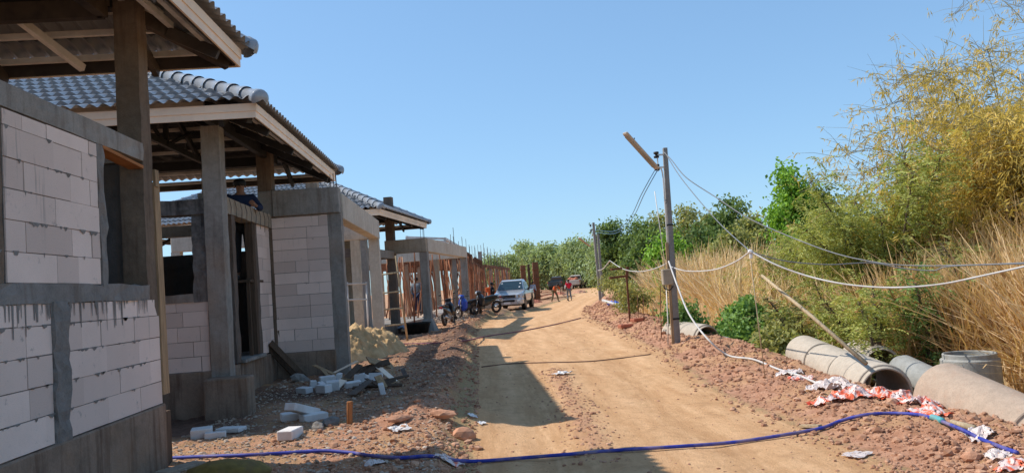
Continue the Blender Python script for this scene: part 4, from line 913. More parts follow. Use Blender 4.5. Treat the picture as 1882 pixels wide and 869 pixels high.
def farveh(px, py, Y): v = at(px, py, Y); return (v.x, v.y, float(hgt(v.x, v.y)))
pickup('pickup_truck', 'beige pickup seen from behind with red soil in its bed, far down the road', (farveh(1066, 520, 101)), radians(162), 'car_beige', 'brick_red')
pickup('pickup_truck', 'dark pickup seen between the two road workers, far down the road', (farveh(1030, 520, 103)), radians(165), 'car_dark')

def motorbike(label, loc, rz, paint, lean=0.10, group='motorbikes parked beside the props', shield='paint'):
    """forward = +y; underbone commuter bike on its side stand"""
    h = thing('motorbike', label, 'motorbike', loc, rz, group); h.rotation_euler = (0, -lean, rz); h.scale = (0.97,) * 3; B = lambda m, n, mt, par=h, **k: m.build(n, mt, par, local=True, **k)
    for wy in (-0.60, 0.62):
        m = MB(); mt = Matrix.Translation((0, wy, 0.285)) @ Matrix.Rotation(pi / 2, 4, 'Y')
        prof = [(0.225 + 0.058 * cos(a), 0.055 * sin(a)) for a in np.linspace(0, 2 * pi, 9)[:-1]]; m.lathe(prof, 24, mt, closed=True); w = B(m, 'tyre', M['rubber'], smooth=True)
        m = MB(); m.lathe([(0.215, -0.02), (0.205, 0.0), (0.215, 0.02)], 24, mt); m.lathe([(0.0, -0.04), (0.05, -0.04), (0.05, 0.04), (0.0, 0.04)], 12, mt)
        for j in range(12): a = j * pi / 6; m.tube([(0, wy + 0.04 * cos(a), 0.285 + 0.04 * sin(a)), (0, wy + 0.21 * cos(a), 0.285 + 0.21 * sin(a))], 0.004, 4)
        B(m, 'rim', M['engine'], w)
    m = MB(); m.tube([(0.06, 0.62, 0.285), (0.06, 0.50, 0.62)], 0.018, 6); m.tube([(-0.06, 0.62, 0.285), (-0.06, 0.50, 0.62)], 0.018, 6); m.tube([(0, 0.50, 0.6), (0, 0.42, 0.92)], 0.028, 8); B(m, 'front_fork', M['engine'], smooth=True)
    m = MB(); 
    for a in np.linspace(0.5, 2.9, 7): pass
    ar = [(0, 0.62 + 0.30 * cos(a), 0.285 + 0.30 * sin(a)) for a in np.linspace(0.35, 2.7, 9)]
    for p_, q_ in zip(ar[:-1], ar[1:]): m.bar(p_, q_, 0.10, 0.012)
    B(m, 'front_mudguard', M[paint])
    m = MB(); loft(m, [(0.20, [(0.10, 0.40), (0.17, 0.5), (0.17, 0.72), (0.08, 0.84)]), (0.36, [(0.13, 0.34), (0.23, 0.46), (0.21, 0.74), (0.10, 0.92)]), (0.46, [(0.05, 0.38), (0.12, 0.5), (0.12, 0.75), (0.05, 0.92)])]); B(m, 'leg_shield', M[paint if shield == 'paint' else shield], bevel=0.02)
    m = MB(); loft(m, [(0.34, [(0.06, 0.90), (0.12, 0.95), (0.10, 1.02)]), (0.46, [(0.08, 0.88), (0.13, 0.94), (0.11, 1.03)]), (0.54, [(0.05, 0.90), (0.07, 0.94), (0.05, 0.98)])]); hd = B(m, 'handlebar_cowl', M[paint if shield == 'paint' else shield], bevel=0.015)
    m = MB(); mt = Matrix.Translation((0, 0.53, 0.95)) @ Matrix.Rotation(-pi / 2, 4, 'X'); m.lathe([(0, 0.03), (0.05, 0.02), (0.065, -0.02)], 14, mt); B(m, 'headlight', M['lens'], hd)
    m = MB(); m.tube([(-0.33, 0.30, 1.0), (-0.2, 0.38, 0.98), (0, 0.42, 0.95), (0.2, 0.38, 0.98), (0.33, 0.30, 1.0)], 0.013, 8); B(m, 'handlebar', M['black'], smooth=True)
    for s_ in (-1, 1):
        m = MB(); m.tube([(s_ * 0.2, 0.38, 0.98), (s_ * 0.27, 0.36, 1.16)], 0.006, 5); m.blob((s_ * 0.29, 0.35, 1.2), (0.065, 0.02, 0.045), 2, 1, 0.02); B(m, 'mirror', M['black'])
    m = MB(); loft(m, [(-0.68, [(0.03, 0.74), (0.07, 0.76), (0.05, 0.785)]), (-0.45, [(0.09, 0.70), (0.13, 0.76), (0.10, 0.81)]), (-0.05, [(0.09, 0.66), (0.12, 0.72), (0.09, 0.775)]), (0.08, [(0.05, 0.64), (0.07, 0.70), (0.05, 0.74)])]); B(m, 'seat', M['black'], bevel=0.02)
    m = MB(); loft(m, [(-0.74, [(0.02, 0.66), (0.045, 0.69), (0.03, 0.735)]), (-0.40, [(0.06, 0.52), (0.11, 0.58), (0.09, 0.70)]), (0.0, [(0.09, 0.34), (0.14, 0.48), (0.09, 0.67)]), (0.26, [(0.07, 0.32), (0.12, 0.44), (0.08, 0.58)])]); B(m, 'side_panel', M[paint], bevel=0.02)
    m = MB(); m.cbox((0, -0.05, 0.34), (0.2, 0.34, 0.2)); m.cbox((0.02, 0.15, 0.36), (0.14, 0.2, 0.15)); m.bar((0.07, -0.05, 0.3), (0.07, -0.62, 0.285), 0.05, 0.08); B(m, 'engine', M['engine'], bevel=0.02)
    m = MB(); m.tube([(0.09, 0.15, 0.26), (0.10, -0.2, 0.22), (0.12, -0.45, 0.27), (0.13, -0.78, 0.36)], [0.02, 0.025, 0.042, 0.045], 8); B(m, 'exhaust', M['chrome'], smooth=True)
    m = MB(); m.cbox((0, -0.80, 0.70), (0.12, 0.05, 0.07)); B(m, 'tail_light', M['red'], bevel=0.01)
    m = MB(); m.bar((0, -0.72, 0.66), (0, -0.90, 0.48), 0.13, 0.015); m.cbox((0, -0.87, 0.58), (0.19, 0.012, 0.13), Matrix.Rotation(radians(-20), 3, 'X')); B(m, 'number_plate', M['white'])
    m = MB(); m.tube([(-0.09, 0.0, 0.27), (-0.24, -0.05, 0.02)], 0.012, 5); B(m, 'side_stand', M['black'])
    m = MB(); m.tube([(-0.11, -0.55, 0.74), (-0.10, -0.83, 0.79), (0.10, -0.83, 0.79), (0.11, -0.55, 0.74)], 0.012, 6); B(m, 'grab_rail', M['chrome'], smooth=True)
    return h
def bike_at(px, py, label, rz, paint, shield='paint'):
    g = onground(px, py); motorbike(label, (g.x, g.y, g.z - 0.005), rz, paint, shield=shield)
bike_at(826, 597, 'black motorbike with red trim and pale plate, its back to the camera', radians(-14), 'blackpaint')
bike_at(860, 585, 'motorbike with bright blue front cowl and long grey seat beside the gravel pile', radians(138), 'blackpaint', 'blue')
bike_at(893, 577, 'dark motorbike nearest the silver pickup', radians(128), 'blackpaint')

# ================================================================ PEOPLE
def skin_mesh(name, joints, edges, mat, parent, sub=1, root=0):
    me = bpy.data.meshes.new(name); me.from_pydata([j[0] for j in joints], [], [])
    me.edges.add(len(edges)); me.edges.foreach_set('vertices', [i for e in edges for i in e]); me.update()
    o = bpy.data.objects.new(name, me); C.objects.link(o)
    sk = o.modifiers.new('skin', 'SKIN'); 
    sk.use_smooth_shade = True
    lay = me.skin_vertices[0].data if len(me.skin_vertices) else None
    if lay is None:
        bm = bmesh.new(); bm.from_mesh(me); bm.verts.layers.skin.verify(); bm.to_mesh(me); bm.free(); lay = me.skin_vertices[0].data
    for i, j in enumerate(joints): lay[i].radius = (j[1], j[2] if len(j) > 2 else j[1])
    lay[root].use_root = True
    ss = o.modifiers.new('sub', 'SUBSURF'); ss.levels = sub; ss.render_levels = sub
    dg = bpy.context.evaluated_depsgraph_get(); ev = o.evaluated_get(dg); nm = bpy.data.meshes.new_from_object(ev)
    o.modifiers.clear(); old = o.data; o.data = nm; bpy.data.meshes.remove(old)
    nm.materials.clear(); nm.materials.append(mat); nm.polygons.foreach_set('use_smooth', [True] * len(nm.polygons))
    o.parent = parent; return o
def person(label, loc, rz, pose, shirt, trousers, sleeves=None, cap=None, vest=None, scale=1.0):
    """facing -y; pose overrides joint positions (metres for a 1.68 m figure)"""
    J = dict(pel=(0, 0, 0.92), waist=(0, 0, 1.05), chest=(0, 0, 1.28), neck=(0, 0.01, 1.43), head=(0, -0.01, 1.56), hl=(0.09, 0, 0.88), hr=(-0.09, 0, 0.88), kl=(0.10, -0.01, 0.48), kr=(-0.10, -0.01, 0.48),
             al=(0.10, 0.03, 0.09), ar=(-0.10, 0.03, 0.09), tl=(0.12, -0.13, 0.035), tr=(-0.12, -0.13, 0.035), sl=(0.185, 0.0, 1.37), sr=(-0.185, 0.0, 1.37), el=(0.24, 0.03, 1.10), er=(-0.24, 0.03, 1.10), wl=(0.25, -0.06, 0.88), wr=(-0.25, -0.06, 0.88))
    J.update(pose); J = {k_: Vector(v) for k_, v in J.items()}
    h = thing('person', label, 'person', loc, rz); h.scale = (scale,) * 3
    js = []; ix = {}; ed = []
    rad = dict(pel=0.125, waist=0.12, chest=0.14, neck=0.055, hl=0.085, hr=0.085, kl=0.055, kr=0.055, al=0.038, ar=0.038, tl=0.035, tr=0.035, sl=0.06, sr=0.06, el=0.04, er=0.04, wl=0.028, wr=0.028)
    def v(name, p, r): ix[name] = len(js); js.append((tuple(p), r)); return ix[name]
    for k_ in ('pel', 'waist', 'chest', 'neck', 'hl', 'hr', 'kl', 'kr', 'al', 'ar', 'tl', 'tr', 'sl', 'sr', 'el', 'er', 'wl', 'wr'): v(k_, J[k_], rad[k_])
    hd = J['head']; nd = (hd - J['neck']).normalized(); v('jaw', J['neck'] + nd * 0.07, 0.062); v('skull', hd, 0.088); v('crown', hd + nd * 0.07, 0.068)
    for a, b in (('pel', 'waist'), ('waist', 'chest'), ('chest', 'neck'), ('neck', 'jaw'), ('jaw', 'skull'), ('skull', 'crown'), ('pel', 'hl'), ('pel', 'hr'), ('hl', 'kl'), ('hr', 'kr'), ('kl', 'al'), ('kr', 'ar'), ('al', 'tl'), ('ar', 'tr'), ('chest', 'sl'), ('chest', 'sr'), ('sl', 'el'), ('sr', 'er'), ('el', 'wl'), ('er', 'wr')): ed.append((ix[a], ix[b]))
    for s_ in 'lr':
        w, e = J['w' + s_], J['e' + s_]; d = (w - e).normalized(); sd = d.cross(Vector((0, 1, 0.2))).normalized(); pm = v('palm' + s_, w + d * 0.06, 0.032); ed.append((ix['w' + s_], pm))
        for q in range(4):
            o_ = (q - 1.5) * 0.018; L = (0.055, 0.07, 0.075, 0.06)[q]; a = v(f'f{s_}{q}a', w + d * 0.10 + sd * o_, 0.0095); b = v(f'f{s_}{q}b', w + d * (0.10 + L) + sd * o_ * 1.1 + sd.cross(d) * 0.025, 0.008); ed += [(pm, a), (a, b)]
        a = v(f't{s_}a', w + d * 0.045 + sd * 0.04, 0.0105); b = v(f't{s_}b', w + d * 0.09 + sd * 0.055, 0.009); ed += [(pm, a), (a, b)]
    body = skin_mesh('body', js, ed, M['skin'], h)
    # clothes follow the body a little outside it
    g = 1.17
    sj = [(tuple(J['pel'] + Vector((0, 0, -0.02))), rad['pel'] * g), (tuple(J['waist']), rad['waist'] * g), (tuple(J['chest']), rad['chest'] * g), (tuple(J['chest'].lerp(J['neck'], 0.62)), 0.085), (tuple(J['sl']), 0.078), (tuple(J['sr']), 0.078), (tuple(J['sl'].lerp(J['el'], 0.8)), 0.062), (tuple(J['sr'].lerp(J['er'], 0.8)), 0.062)]
    skin_mesh('shirt', sj, [(0, 1), (1, 2), (2, 3), (2, 4), (2, 5), (4, 6), (5, 7)], M[shirt], h)
    if sleeves:
        for s_ in 'lr': skin_mesh('sleeve', [(tuple(J['s' + s_].lerp(J['e' + s_], 0.5)), 0.07), (tuple(J['e' + s_]), 0.058), (tuple(J['e' + s_].lerp(J['w' + s_], 0.93)), 0.042)], [(0, 1), (1, 2)], M[sleeves], h)
    if vest:
        skin_mesh('vest', [(tuple(J['waist']), 0.158), (tuple(J['chest']), 0.178), (tuple(J['chest'].lerp(J['neck'], 0.5)), 0.12)], [(0, 1), (1, 2)], M[vest], h)
    tj = [(tuple(J['pel'] + Vector((0, 0, 0.04))), 0.14), (tuple(J['hl']), 0.105), (tuple(J['hr']), 0.105), (tuple(J['kl']), 0.078), (tuple(J['kr']), 0.078), (tuple(J['kl'].lerp(J['al'], 0.93)), 0.062), (tuple(J['kr'].lerp(J['ar'], 0.93)), 0.062)]
    skin_mesh('trousers', tj, [(0, 1), (0, 2), (1, 3), (2, 4), (3, 5), (4, 6)], M[trousers], h)
    for s_ in 'lr': skin_mesh('shoe', [(tuple(J['a' + s_] + Vector((0, 0.03, -0.045))), 0.046), (tuple(J['t' + s_].lerp(J['a' + s_], 0.35) + Vector((0, 0, 0.0))), 0.045), (tuple(J['t' + s_] + Vector((0, -0.05, 0))), 0.034)], [(0, 1), (1, 2)], M['black'], h)
    # face and hair
    fw = Vector(pose.get('face', (0, -1, -0.05))).normalized(); sd = fw.cross(nd).normalized()
    m = MB(); m.blob(hd + fw * 0.092 - nd * 0.012, (0.014, 0.02, 0.022), 1, 1, 0.05)
    for q in (-1, 1): m.blob(hd + sd * q * 0.085 - nd * 0.01, (0.012, 0.022, 0.032), 2, 1, 0.05)
    m.blob(hd + fw * 0.078 - nd * 0.055, (0.026, 0.012, 0.008), 3, 1, 0.02); m.build('face', M['skin'], h, smooth=True, local=True)
    m = MB()
    for q in (-1, 1): m.blob(hd + fw * 0.083 + sd * q * 0.032 + nd * 0.012, (0.011, 0.008, 0.007), 4, 1, 0.02)
    m.build('eyes', M['hair'], h, smooth=True, local=True)
    m = MB(); m.blob(hd - fw * 0.016 + nd * 0.045, (0.098, 0.108, 0.088), 5, 2, 0.05); m.build('cap' if cap else 'hair', M[cap] if cap else M['hair'], h, smooth=True, local=True)
    return h
g = onground(1021, 555)
dig = dict(pel=(0, 0.10, 0.86), waist=(0, 0.02, 0.98), chest=(0, -0.22, 1.13), neck=(0, -0.36, 1.22), head=(0, -0.47, 1.29), hl=(0.10, 0.10, 0.83), hr=(-0.10, 0.10, 0.83), kl=(0.17, -0.08, 0.46), kr=(-0.16, 0.05, 0.46), al=(0.24, -0.05, 0.09), ar=(-0.2, 0.22, 0.09), tl=(0.27, -0.2, 0.035), tr=(-0.24, 0.08, 0.035),
           sl=(0.20, -0.27, 1.15), sr=(-0.20, -0.27, 1.15), el=(0.28, -0.38, 0.92), er=(-0.30, -0.30, 0.90), wl=(0.18, -0.52, 0.74), wr=(-0.05, -0.47, 0.92), face=(0, -0.8, -0.6))
person('worker in orange shirt bending over a long handled hoe', (g.x, g.y, g.z), radians(28), dig, 'cl_orange', 'cl_olive', cap='hair')
rz = radians(28); mt = Matrix.Translation(g) @ Matrix.Rotation(rz, 4, 'Z')
h = thing('hoe', 'long wooden hoe held by the bending worker in orange', 'hoe', g); m = MB(); m.tube([mt @ Vector((-0.13, -0.43, 1.05)), mt @ Vector((0.18, -0.55, 0.70)), mt @ Vector((0.72, -0.72, 0.08))], 0.016, 6); m.build('handle', M['wood_tan'], h, smooth=True)
m = MB(); m.hexa([mt @ Vector(v) for v in ((0.66, -0.80, 0.0), (0.82, -0.68, 0.0), (0.83, -0.69, 0.01), (0.67, -0.81, 0.01), (0.66, -0.76, 0.16), (0.76, -0.68, 0.16), (0.77, -0.69, 0.165), (0.67, -0.77, 0.165))]); m.build('blade', M['steel_dark'], h)
g = onground(1047, 552)
person('worker in red vest over white sleeves walking on the road', (g.x, g.y, g.z), radians(195), dict(kl=(0.10, -0.12, 0.49), al=(0.11, -0.05, 0.09), tl=(0.12, -0.22, 0.05), kr=(-0.10, 0.02, 0.48), ar=(-0.11, 0.16, 0.10), tr=(-0.12, 0.02, 0.03), el=(0.30, 0.02, 1.13), er=(-0.30, 0.02, 1.13), wl=(0.30, -0.10, 0.92), wr=(-0.30, -0.10, 0.92)), 'cl_red', 'cl_grey', 'cl_white', None, 'cl_red')
g = at(979, 520, 66); person('man in pale blue grey shirt and dark trousers beside the rust brown column', (g.x, g.y, float(hgt(g.x, g.y))), radians(150), {}, 'cl_bluegrey', 'cl_black', 'cl_bluegrey', None)
g = at(905.5, 545, 45.5); person('person in dark clothes standing at the pickup\'s shaded corner by the motorbikes', (g.x, g.y, float(hgt(g.x, g.y))), radians(100), {}, 'cl_black', 'cl_olive', 'cl_black')
g = at(765.5, 530, 33.5); person('person in grey clothes half hidden behind a carport column of the third house', (g.x, g.y, 0.62), radians(160), {}, 'cl_grey', 'cl_navy', 'cl_grey', scale=0.92)
g = at(441, 342, 13.0)
person('builder in navy shirt looking out over the doorway beam of the second house', (g.x, g.y, g.z - 1.56), radians(20), dict(el=(0.30, -0.12, 1.15), wl=(0.20, -0.30, 1.2), er=(-0.3, -0.12, 1.15), wr=(-0.2, -0.30, 1.2)), 'cl_navy', 'cl_black', 'cl_navy')
h = thing('trestle', 'plank trestle the builder stands on inside the second house', 'trestle', (g.x, g.y, 0.69)); zt = g.z - 1.56
m = MB(); m.box((g.x - 0.5, g.y - 0.4, zt - 0.04), (g.x + 0.2, g.y + 0.4, zt)); m.build('platform', M['wood_dark'], h)
for a in (-0.45, 0.15):
    for b in (-0.35, 0.35):
        m = MB(); m.bar((g.x + a, g.y + b, 0.69), (g.x + a, g.y + b, zt - 0.04), 0.05, 0.05, up=(1, 0, 0)); m.build('leg', M['wood_dark'], h)

# ================================================================ POLES, LAMPS, WIRES
def smooth_pts(pts, n=8):
    P = [Vector(p) for p in pts]; out = []
    for i in range(len(P) - 1):
        p0, p1, p2, p3 = P[max(i - 1, 0)], P[i], P[i + 1], P[min(i + 2, len(P) - 1)]
        for k_ in range(n):
            t = k_ / n; out.append(0.5 * ((2 * p1) + (-p0 + p2) * t + (2 * p0 - 5 * p1 + 4 * p2 - p3) * t * t + (-p0 + 3 * p1 - 3 * p2 + p3) * t ** 3))
    out.append(P[-1]); return out
def street_lamp(label, base, top, Y, lamp, box):
    b = Vector(base); t = Vector(top); h = thing('street_lamp', label, 'lamp post', b, 0, 'concrete lamp posts along the right bank')
    m = MB(); d = t - b; a_, c_ = (0.064, 0.041) if box else (0.08, 0.06); q0 = b - d * 0.06; m.hexa([q0 + Vector((sx * a_, sy * a_, 0)) for sx, sy in ((-1, -1), (1, -1), (1, 1), (-1, 1))] + [t + Vector((sx * c_, sy * c_, 0)) for sx, sy in ((-1, -1), (1, -1), (1, 1), (-1, 1))]); m.build('pole', M['pole'], h, bevel=0.006)
    ar0 = b + d * lamp[0]; m = MB(); q = [ar0 + Vector((-0.075, -0.02, 0)), b + d * 0.72 + Vector((-0.075, -0.02, 0)), b + d * 0.88 + Vector((-0.10, -0.05, 0)), Vector(lamp[1])]; m.tube(smooth_pts(q, 6), 0.014, 8); m.build('lamp_arm', M['galv'], h, smooth=True)
    L0, L1 = Vector(lamp[1]), Vector(lamp[2]); m = MB(); dd = (L1 - L0).normalized()
    m.bar(L0 - dd * 0.04, L1, 0.135, 0.055); lh = m.build('lamp_head', M['lampbody'], h, bevel=0.02)
    m = MB(); u_ = Vector((0, 0, -1)); u_ = (u_ - dd * u_.dot(dd)).normalized(); m.bar(L0 + dd * 0.05 + u_ * 0.03, L1 - dd * 0.08 + u_ * 0.03, 0.10, 0.012); m.build('diffuser', M['box_beige'], lh)
    m = MB(); m.tube([L1 - dd * 0.25 - u_ * 0.02, L1 - dd * 0.25 - u_ * 0.09], 0.012, 6); m.build('light_sensor', M['black'], lh)
    m = MB()
    for fz in (0.965, 0.90): m.bar(b + d * fz, b + d * fz + Vector((-0.20, -0.03, 0)), 0.03, 0.03)
    m.bar(b + d * 0.98 + Vector((-0.17, -0.03, 0)), b + d * 0.88 + Vector((-0.17, -0.03, 0)), 0.02, 0.02, up=(0, 1, 0)); rk = m.build('insulator_rack', M['galv'], h)
    for fz in (0.965, 0.90):
        m = MB(); c = b + d * fz + Vector((-0.19, -0.03, 0)); m.lathe([(0, -0.06), (0.05, -0.06), (0.055, -0.025), (0.025, -0.01), (0.025, 0.01), (0.055, 0.025), (0.05, 0.06), (0, 0.06)], 14, Matrix.Translation(c)); m.build('insulator', M['black'], h, smooth=True)
    if box:
        c = Vector(box); m = MB(); m.cbox(c, (0.20, 0.14, 0.31)); bx = m.build('meter_box', M['box_beige'], h, bevel=0.015)
        m = MB(); m.tube(smooth_pts([c + Vector((-0.09, -0.05, -0.16)), c + Vector((-0.08, -0.06, -0.22)), c + Vector((0.02, -0.07, -0.25)), c + Vector((0.10, -0.03, -0.18))], 5), 0.012, 6); m.build('loop_cable', M['black'], bx, smooth=True)
        m = MB(); m.tube([c + Vector((-0.02, 0.04, -0.16)), c + Vector((-0.05, 0.03, -0.9)), Vector((c.x - 0.10, c.y - 0.02, b.z - 0.05))], 0.011, 6); m.tube([c + Vector((-0.0, 0.06, 0.16)), c + Vector((-0.04, 0.06, 0.9)), c + Vector((-0.09, 0.06, 1.7))], 0.008, 6); m.build('conduit', M['galv'], h, smooth=True)
        m = MB(); m.bar(b + Vector((-0.088, -0.04, -0.1)), b + d * 0.51 + Vector((-0.088, -0.03, 0)), 0.04, 0.05, up=(1, 0, 0)); m.build('batten', M['wood_tan'], h)
        m = MB(); c2 = b + d * 0.12; m.cbox(c2, (0.135, 0.135, 0.035)); m.build('strap', M['black'], h); m = MB(); c2 = b + d * 0.60; m.cbox(c2, (0.112, 0.112, 0.03)); m.build('strap', M['black'], h)
    return h
b1 = onground(1244, 629); Y1 = b1.y; t1 = at(1222, 272, Y1)
street_lamp('nearer concrete lamp post with brown tube lamp and beige meter box', b1, t1, Y1, (0.5, at(1206, 308, Y1 - 0.15), at(1148, 244, Y1 - 0.55)), at(1226, 509, Y1 - 0.12))
Y2 = 43.5; b2 = at(1104, 556, Y2); t2 = at(1090.5, 409, Y2)
street_lamp('farther concrete lamp post with short lamp arm, beside the road bend', b2, t2, Y2, (0.5, at(1084, 452, Y2 - 0.2), at(1064, 437, Y2 - 1.0)), None)
p = at(1099, 430, 60); m = MB(); rough_bar(m, (p.x, 60, 0), p, 0.17, 0.17, 4, 0.001, 1); tag(recenter(m.build('utility_pole', M['pole'])), 'plain grey pole showing just behind the farther lamp post', 'pole')

def cable(name, label, cat, pts, r, mat, group=None, n=10, seg=6):
    m = MB(); m.tube(smooth_pts(pts, n), r, seg); return tag(m.build(name, M[mat], smooth=True), label, cat, group)
SP = at(1379, 462, 10.0)
cable('overhead_cable', 'blue grey cable sagging from the near lamp to the far post, left strand', 'cable', [at(1205, 310, Y1 - 0.1), at(1180, 355, 16), at(1155, 404, 24), at(1128, 425, 33), at(1093, 422, 43.4)], 0.009, 'wire_blue', 'twin cables between the lamp posts')
cable('overhead_cable', 'blue grey cable sagging from the near lamp to the far post, right strand', 'cable', [at(1209, 312, Y1 - 0.1), at(1185, 355, 16), at(1160, 404, 24), at(1130, 429, 33), at(1094, 427, 43.4)], 0.009, 'wire_blue', 'twin cables between the lamp posts')
cable('overhead_cable', 'grey twisted cable running from the near post top down across the bushes to the right', 'cable', [at(1219, 279, Y1 - 0.1), at(1234, 294, Y1 - .4), at(1262, 327, Y1 - .9), at(1318, 364, 13.6), at(1370, 398, 12.7), at(1440, 430, 11.7), at(1530, 464, 10.8), at(1610, 482, 10.2), at(1680, 488, 9.8), at(1780, 487, 9.2), at(1900, 482, 8.6)], 0.0085, 'wire')
cable('overhead_cable', 'thin grey cable dropping steeply from the near post top to the white knot', 'cable', [at(1222, 280, Y1 - 0.1), at(1248, 322, Y1 - .8), at(1288, 372, Y1 - 2), at(1330, 418, 12), SP], 0.008, 'wire')
cable('overhead_cable', 'thin grey cable dipping below the twisted one right of the white knot', 'cable', [SP, at(1440, 479, 10), at(1520, 486, 9.9), at(1600, 483, 9.8), at(1660, 493, 9.6), at(1715, 497, 9.4), at(1750, 489, 9.2), at(1900, 484, 8.6)], 0.008, 'wire')
cable('conduit_line', 'white conduit sagging from the knot across to the right edge', 'cable', [SP, at(1425, 486, 9.7), at(1480, 506, 9.4), at(1540, 520, 9.0), at(1600, 527, 8.7), at(1660, 528, 8.4), at(1730, 522, 8.1), at(1800, 508, 7.8), at(1895, 487, 7.4)], 0.0115, 'white_pipe')
cable('conduit_line', 'white line sagging left from the near post toward the far bushes', 'cable', [at(1229, 482, Y1 - 0.1), at(1205, 493, 17), at(1175, 499, 19.5), at(1145, 494, 22), at(1121, 479, 27)], 0.0115, 'white_pipe')
cable('conduit_line', 'white line sagging between the near post and the knot', 'cable', [at(1233, 490, Y1 - 0.1), at(1262, 498, Y1 - 1), at(1310, 496, Y1 - 3), at(1350, 482, 10.8), SP], 0.011, 'white_pipe')
cable('conduit_line', 'thin white line hanging from the far post to the bushes', 'cable', [at(1099, 497, 43.3), at(1108, 494, 38), at(1121, 479, 27.05)], 0.02, 'white_pipe')
hz = [at(1229, 480, Y1 - 0.15), at(1245, 525, Y1 - 0.9), at(1266, 576, Y1 - 1.9), at(1300, 622, Y1 - 2.9)]
hz += [onground(px, py) + Vector((0, 0, 0.03)) for px, py in ((1338, 656), (1385, 664), (1430, 682), (1470, 695), (1508, 712))]
cable('conduit_hose', 'thick white conduit falling from the near post and trailing along the soil bank', 'hose', hz, 0.016, 'white_pipe')
m = MB(); bz = float(hgt(SP.x + 0.05, SP.y)); m.tube([(SP.x + 0.06, SP.y + 0.03, bz - 0.1), SP + Vector((0, 0.03, 0.03))], 0.007, 5); kn = m.build('cable_post', M['bamboo_pale'], smooth=True); tag(kn, 'thin stake in the dry grass holding up the knotted white lines', 'stake')
m = MB(); m.tube([SP + Vector((0, 0, -0.09)), SP + Vector((0.01, 0, 0.02))], 0.02, 6); m.blob(SP, (0.045, 0.035, 0.03), 3, 1, 0.2); k2 = m.build('cable_tie', M['white']); k2.parent = kn
# long pale timber leaning from the grass to the pipes
a = at(1400, 506, 10.6); b = at(1592, 668, 8.9); m = MB(); m.tube([a, a.lerp(b, 0.5) + Vector((0, 0, 0.02)), b], [0.020, 0.024, 0.027], 8); tag(recenter(m.build('bamboo_pole', M['bamboo_pale'], smooth=True)), 'long pale bamboo pole slanting from the grass onto the concrete pipes', 'pole')
# rebar stakes on the bank
for (px, py, top, lab) in ((1173, 588, 541, 'left one of two rusty stakes on the bank before the near lamp post'), (1183.5, 590, 546, 'right one of two rusty stakes on the bank before the near lamp post'), (1215, 622, 524, 'thin rusty rod upright beside the near lamp post')):
    g = onground(px, py); t = at(px - 1.5, top, g.y); m = MB(); m.tube([g - Vector((0, 0, 0.1)), t], 0.010, 6); tag(recenter(m.build('steel_stake', M['rust'], smooth=True)), lab, 'stake')
# rusty steel bracket sticking out of the grass
h = thing('steel_bracket', 'rusty steel bracket of two arms jutting from the dry grass', 'bracket', at(1152, 530, 22)); Y = 22.0
m = MB(); m.bar(at(1153, 490, Y), at(1152, 512, Y), 0.07, 0.07, up=(0, 1, 0)); m.bar(at(1152, 512, Y), Vector((at(1152, 520, Y).x, Y, 0.1)), 0.05, 0.05, up=(0, 1, 0)); m.build('post', M['rust'], h)
for a, b in (((1120, 511), (1152, 507)), ((1123, 495), (1142, 493))): m = MB(); m.bar(at(*a, Y - 0.3), at(*b, Y), 0.06, 0.06); m.build('arm', M['rust'], h)

# ================================================================ CONCRETE PIPES
def pipe(label, a, b, r, mat, collar=True, group='concrete drain pipes left on the right verge', wall=0.17):
    a, b = Vector(a), Vector(b); d = b - a; L = d.length; q = Vector((0, 0, 1)).rotation_difference(d.normalized()).to_matrix().to_4x4(); mt = Matrix.Translation(a) @ q; ri = r * (1 - wall)
    m = MB(); m.lathe([(r, 0.0), (r, L * 0.3), (r * 1.0, L * 0.6), (r, L - 0.07), (r - 0.03, L - 0.065), (r - 0.03, L), (ri, L), (ri, L * 0.5), (ri, 0.06), (ri + 0.03, 0.055), (ri + 0.03, 0.0)] if collar else [(r, 0), (r, L), (ri, L), (ri, 0)], 40, mt, closed=True)
    o = recenter(m.build('concrete_pipe', M[mat], smooth=False, bevel=0.008)); o.data.polygons.foreach_set('use_smooth', [True] * len(o.data.polygons))
    md = o.modifiers.new('split', 'EDGE_SPLIT'); md.split_angle = radians(35)
    return tag(o, label, 'concrete pipe', group)
pa, pc = at(1478, 650, 12.4), at(1630, 722, 9.15); dd = pc - pa; un = dd.normalized()
pipe('pale concrete pipe farthest in the line of three end to end', pa, pa + dd * 0.315, 0.30, 'pipe'); pipe('middle concrete pipe of the line of three, under the slanting bamboo', pa + dd * 0.335, pa + dd * 0.64, 0.30, 'pipe'); pipe('concrete pipe with open mouth toward the camera, front of the line of three', pa + dd * 0.66, pc, 0.335, 'pipe')
e0, e1 = at(1653, 676, 10.0), at(1735, 716, 9.2); pipe('narrower grey pipe with open mouth between the front pipe and the upright one', e1, e0, 0.20, 'pipe_grey')
d0, d1 = at(1622, 672, 10.8), at(1580, 655, 11.8); pipe('dark mouthed pipe lying half hidden behind the front pipe', d1, d0, 0.27, 'pipe')
f0 = at(1781, 648, 9.5); pipe('grey pipe standing upright at the edge of the tall grass', (f0.x, f0.y, f0.z - 1.0), (f0.x, f0.y, f0.z), 0.335, 'pipe_grey')
g0, g1 = at(1733, 720, 7.7), at(1925, 814, 6.4); pipe('large soiled pipe lying nearest the camera at the right edge', g0 - Vector((0, 0, .03)), g1 - Vector((0, 0, .03)), 0.335, 'pipe_red')
n0, n1 = at(1238, 614, Y1 + 2.1), at(1301, 624, Y1 + 0.75); pipe('concrete pipe half sunk behind the near lamp post', n0, n1, 0.31, 'pipe'); n2, n3 = at(1318, 626, Y1 + 1.0), at(1342, 632, Y1 + .6); pipe('short grey pipe end tucked under the green creeper', n2, n3, 0.13, 'pipe_grey')
